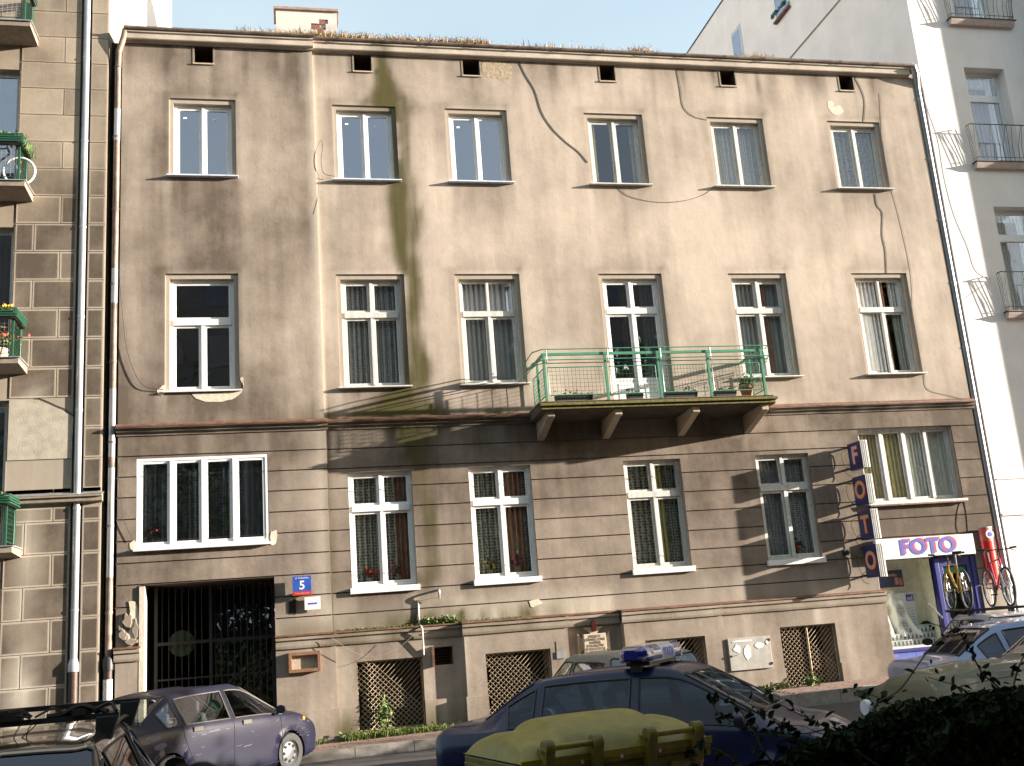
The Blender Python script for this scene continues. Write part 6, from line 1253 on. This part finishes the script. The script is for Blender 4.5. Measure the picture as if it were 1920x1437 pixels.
for k, (xa, xb) in enumerate(((-.56, -.20), (.22, .60))):
    Tube('hinge_rod', YEL, BIN, [(xa, -hd - .035, BZ + .095), (xb, -hd - .035, BZ + .095)], .02, 10)
    for x in (xa, xb):
        kn = MB().lathe([(0, -.035), (.052, -.035), (.052, .035), (0, .035)], (x, -hd - .035, BZ + .095), (1, 0, 0), 16); kn.hexa([(x - .035, -hd - .03, BZ - .12), (x + .035, -hd - .03, BZ - .12), (x + .035, -hd + .06, BZ - .12), (x - .035, -hd + .06, BZ - .12), (x - .035, -hd - .08, BZ + .08), (x + .035, -hd - .08, BZ + .08), (x + .035, -hd + .06, BZ + .10), (x - .035, -hd + .06, BZ + .10)])
        kn.build('hinge_knuckle', YEL2, BIN, smooth=False, bevel=.006)
for s in (-1, 1):
    MB().tube(curve_pts([(s * (hw - .02), -.30, BZ - .14), (s * (hw + .06), -.28, BZ - .16), (s * (hw + .07), -.12, BZ - .18), (s * (hw - .02), -.10, BZ - .16)], 4), .016, 7).tube(curve_pts([(s * (hw - .02), .08, BZ - .14), (s * (hw + .06), .1, BZ - .16), (s * (hw + .07), .26, BZ - .18), (s * (hw - .02), .28, BZ - .16)], 4), .016, 7).build('side_handle', PLASTB, BIN, smooth=True)
    MB().lathe([(0, 0), (.045, 0), (.045, .07), (0, .07)], (s * (hw - .03), 0, BZ - .22), (s, 0, 0), 12).build('trunnion', PLASTB, BIN); MB().box(s * hw - .02, s * hw + .02, -.46, .46, BZ - .10, BZ - .04).build('side_flange', YEL2, BIN, bevel=.006)
for x in (-.45, .45):
    for y in (-.3, .3): w = MB().lathe([(0, -.025), (.09, -.025), (.10, 0), (.09, .025), (0, .025)], (x, y, .10), (0, 1, 0), 16).build('castor', RUBBER, BIN, smooth=True); MB().box(x - .04, x + .04, y - .035, y + .035, .12, .19).build('fork', ZINC, BIN)

# ---------------------------------------------------------------- bush in the foreground
BU = thing('bush', 'dark leafy bush filling the lower right foreground with loose twigs above it', 'bush', (3.9, -15.2, road_z(4)))
rn = random.Random(21)
def pix(px, py, dist): r = ray(px, py); return EYE + r * (dist / (r @ RF)) if False else EYE + r * (dist / r.dot(RF))
BC = Vector(BU.location)
top = [(1390, 1475), (1450, 1435), (1500, 1400), (1560, 1378), (1620, 1350), (1680, 1322), (1760, 1312), (1840, 1300), (1920, 1290), (2060, 1285)]
def crown():
    while True:
        i = rn.randrange(len(top) - 1); t = rn.random(); x = top[i][0] + (top[i + 1][0] - top[i][0]) * t; yt = top[i][1] + (top[i + 1][1] - top[i][1]) * t
        d = rn.uniform(4.2, 5.8); y = yt + abs(rn.gauss(0, 1)) * 55 + rn.uniform(-8, 110) * rn.random(); p = pix(x, y, d)
        if noise.noise(p * 3.2) > -.12 or y > yt + 120: return p - BC
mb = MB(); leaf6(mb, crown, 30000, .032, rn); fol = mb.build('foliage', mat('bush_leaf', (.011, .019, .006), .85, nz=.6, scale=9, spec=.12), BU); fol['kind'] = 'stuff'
mb = MB(); tw = MB()
def twig(px_pts, d, n, sz=.034):
    P_ = [pix(x, y, d) - BC for x, y in px_pts]; c = curve_pts(P_, 8); tw.tube(c, [.006 - .0045 * i / len(c) for i in range(len(c))], 4)
    for k in range(n):
        p = c[int(len(c) * (.25 + .74 * k / n))]; leaf6(mb, lambda: p + Vector((rn.gauss(0, .016), rn.gauss(0, .02), rn.gauss(0, .018))), 1 + rn.randrange(2), sz * .9, rn)
for P_, d, n in (([(1640, 1440), (1600, 1390), (1540, 1360), (1480, 1330), (1420, 1300)], 4.6, 16), ([(1560, 1437), (1500, 1390), (1420, 1370), (1350, 1340), (1330, 1300)], 4.4, 18), ([(1500, 1437), (1470, 1380), (1450, 1350), (1390, 1310)], 4.8, 12),
                 ([(1700, 1400), (1640, 1330), (1690, 1290), (1760, 1200), (1830, 1190)], 5.2, 9), ([(1920, 1390), (1880, 1300), (1840, 1260), (1800, 1190), (1730, 1165)], 5.0, 20), ([(1850, 1400), (1830, 1320), (1800, 1290), (1740, 1270)], 4.9, 14),
                 ([(1480, 1470), (1440, 1420), (1400, 1350), (1355, 1290)], 4.3, 10), ([(1760, 1400), (1720, 1350), (1650, 1310), (1590, 1290)], 5.3, 16), ([(1900, 1350), (1900, 1290), (1920, 1230), (1960, 1180)], 5.1, 14), ([(1420, 1500), (1380, 1430), (1320, 1400), (1290, 1440)], 4.1, 12),
                 ([(1600, 1420), (1560, 1370), (1500, 1375), (1440, 1340)], 4.5, 14), ([(1650, 1437), (1580, 1400), (1500, 1420), (1430, 1385)], 4.3, 16)): twig(P_, d, n)
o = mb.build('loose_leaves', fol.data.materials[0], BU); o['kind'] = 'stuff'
for k in range(14):
    b = Vector((rn.uniform(-.5, 2.2), rn.uniform(-.4, .5), 0)); tw.tube(curve_pts([b, b + Vector((rn.uniform(-.2, .2), 0, .5)), b + Vector((rn.uniform(-.5, .5), rn.uniform(-.2, .2), 1.15))], 5), [.016, .015, .014, .013, .012, .011, .010, .009, .008, .007, .006], 5)
o = tw.build('twigs', TWIG, BU); o['kind'] = 'stuff'

# ---------------------------------------------------------------- the other side of the street: trees that shade the near cars and show in the panes
def tree(lab, x, y, h, r, zc, n, seed, size=.34, m_=LEAF):
    rn = random.Random(seed); t = thing('street_tree', lab, 'tree', (x, y, road_z(x)), 0, 'trees along the near side of the street'); mb = MB()
    mb.tube(curve_pts([(0, 0, -.2), (.1, .05, zc * .5), (0, .1, zc)], 5), [.22 - .012 * i for i in range(11)], 9)
    cl = []
    for k in range(9):
        a = rn.random() * 6.28; e = rn.uniform(.1, 1.2); L_ = r * rn.uniform(.6, .95); p = Vector((L_ * math.cos(a) * math.cos(e), L_ * math.sin(a) * math.cos(e), zc + (h - zc) * .5 + L_ * math.sin(e) * .5)); mb.tube([(0, .05, zc * .8), p * .55 + Vector((0, 0, zc * .35)), p], [.10, .06, .02], 6); cl.append(p)
    mb.build('trunk', mat('bark', (.09, .07, .05), .95, nz=.4, scale=12, bump=.6), t, smooth=True)
    for k in range(22): a = rn.random() * 6.28; q = rn.random() ** .5 * r; cl.append(Vector((q * math.cos(a), q * math.sin(a), rn.uniform(zc, h))))
    def f():
        c = rn.choice(cl); return c + Vector((rn.gauss(0, 1), rn.gauss(0, 1), rn.gauss(0, .8))) * r * .19
    lv = MB(); leaves(lv, f, n, size, 1.4, rn); lv.build('crown', m_, t); return t
tree('tall leafy tree out of frame to the right on the near pavement', 12.5, -14.0, 8.5, 3.2, 2.6, 3800, 1); tree('leafy tree beside the first parked row out of frame to the right', 20.0, -13.2, 9.5, 3.4, 3.0, 3800, 2)
tree('dense tree down the near side of the street at the right', 23, -15, 12, 3.9, 1.6, 6500, 11, .42); tree('tree set back from the near pavement at the right', 17, -18.2, 10, 3.5, 1.8, 5000, 15, .4)
tree('wide crowned tree behind the camera to the right', 9.5, -19.5, 10, 3.6, 3.2, 3800, 3); tree('broad tree behind the camera to the left', -7, -26, 14, 4.6, 3.5, 4200, 4); tree('high tree straight behind the camera', 3, -28, 15.5, 5, 4, 4600, 5); tree('high tree behind the camera, rightmost of the back row', 14, -27, 15, 5, 4, 4600, 6); tree('young tree at the far left of the back row', -18, -25, 13, 4.5, 3.5, 3800, 8)
OB = thing('opposite_building', 'eight storey grey apartment block across the street behind the camera', 'building', (0, -33, 0)); mb = MB().box(-45, 45, -10, 0, 0, 25); mb.build('wall', mat('dull_grey_render', (.10, .088, .075), .9, nz=.2, scale=.6), OB)
wm_ = MB().box(-.6, .6, -.05, .03, 0, 1.6).build('window', mat('dark_pane', (.03, .035, .045), .15), OB); wd_ = wm_.data; k0 = True
for i in range(-14, 15):
    for j in range(8):
        o = wm_ if k0 else link('window', wd_, OB); k0 = False; o.location = (i * 3.0, 0, 1.2 + j * 2.95)
MB().box(-45.3, 45.3, -10.3, .3, 25, 25.3).build('roof', ASPH, OB)
mb = MB()
for x in (-.38, .38): mb.tube([(x, -hd + .02, BZ + .03), (x, -hd + .25, BZ + .14), (x, 0, BZ + .165)], .006, 5)
mb.build('lid_seam', YEL2, BIN)
for x in (-.6, -.3, 0, .3, .6): MB().lathe([(0, .006), (.012, .004), (.014, 0)], (x, -hd - .006, BZ - .02), (0, -1, 0), 8).build('rivet', ZINC, BIN)
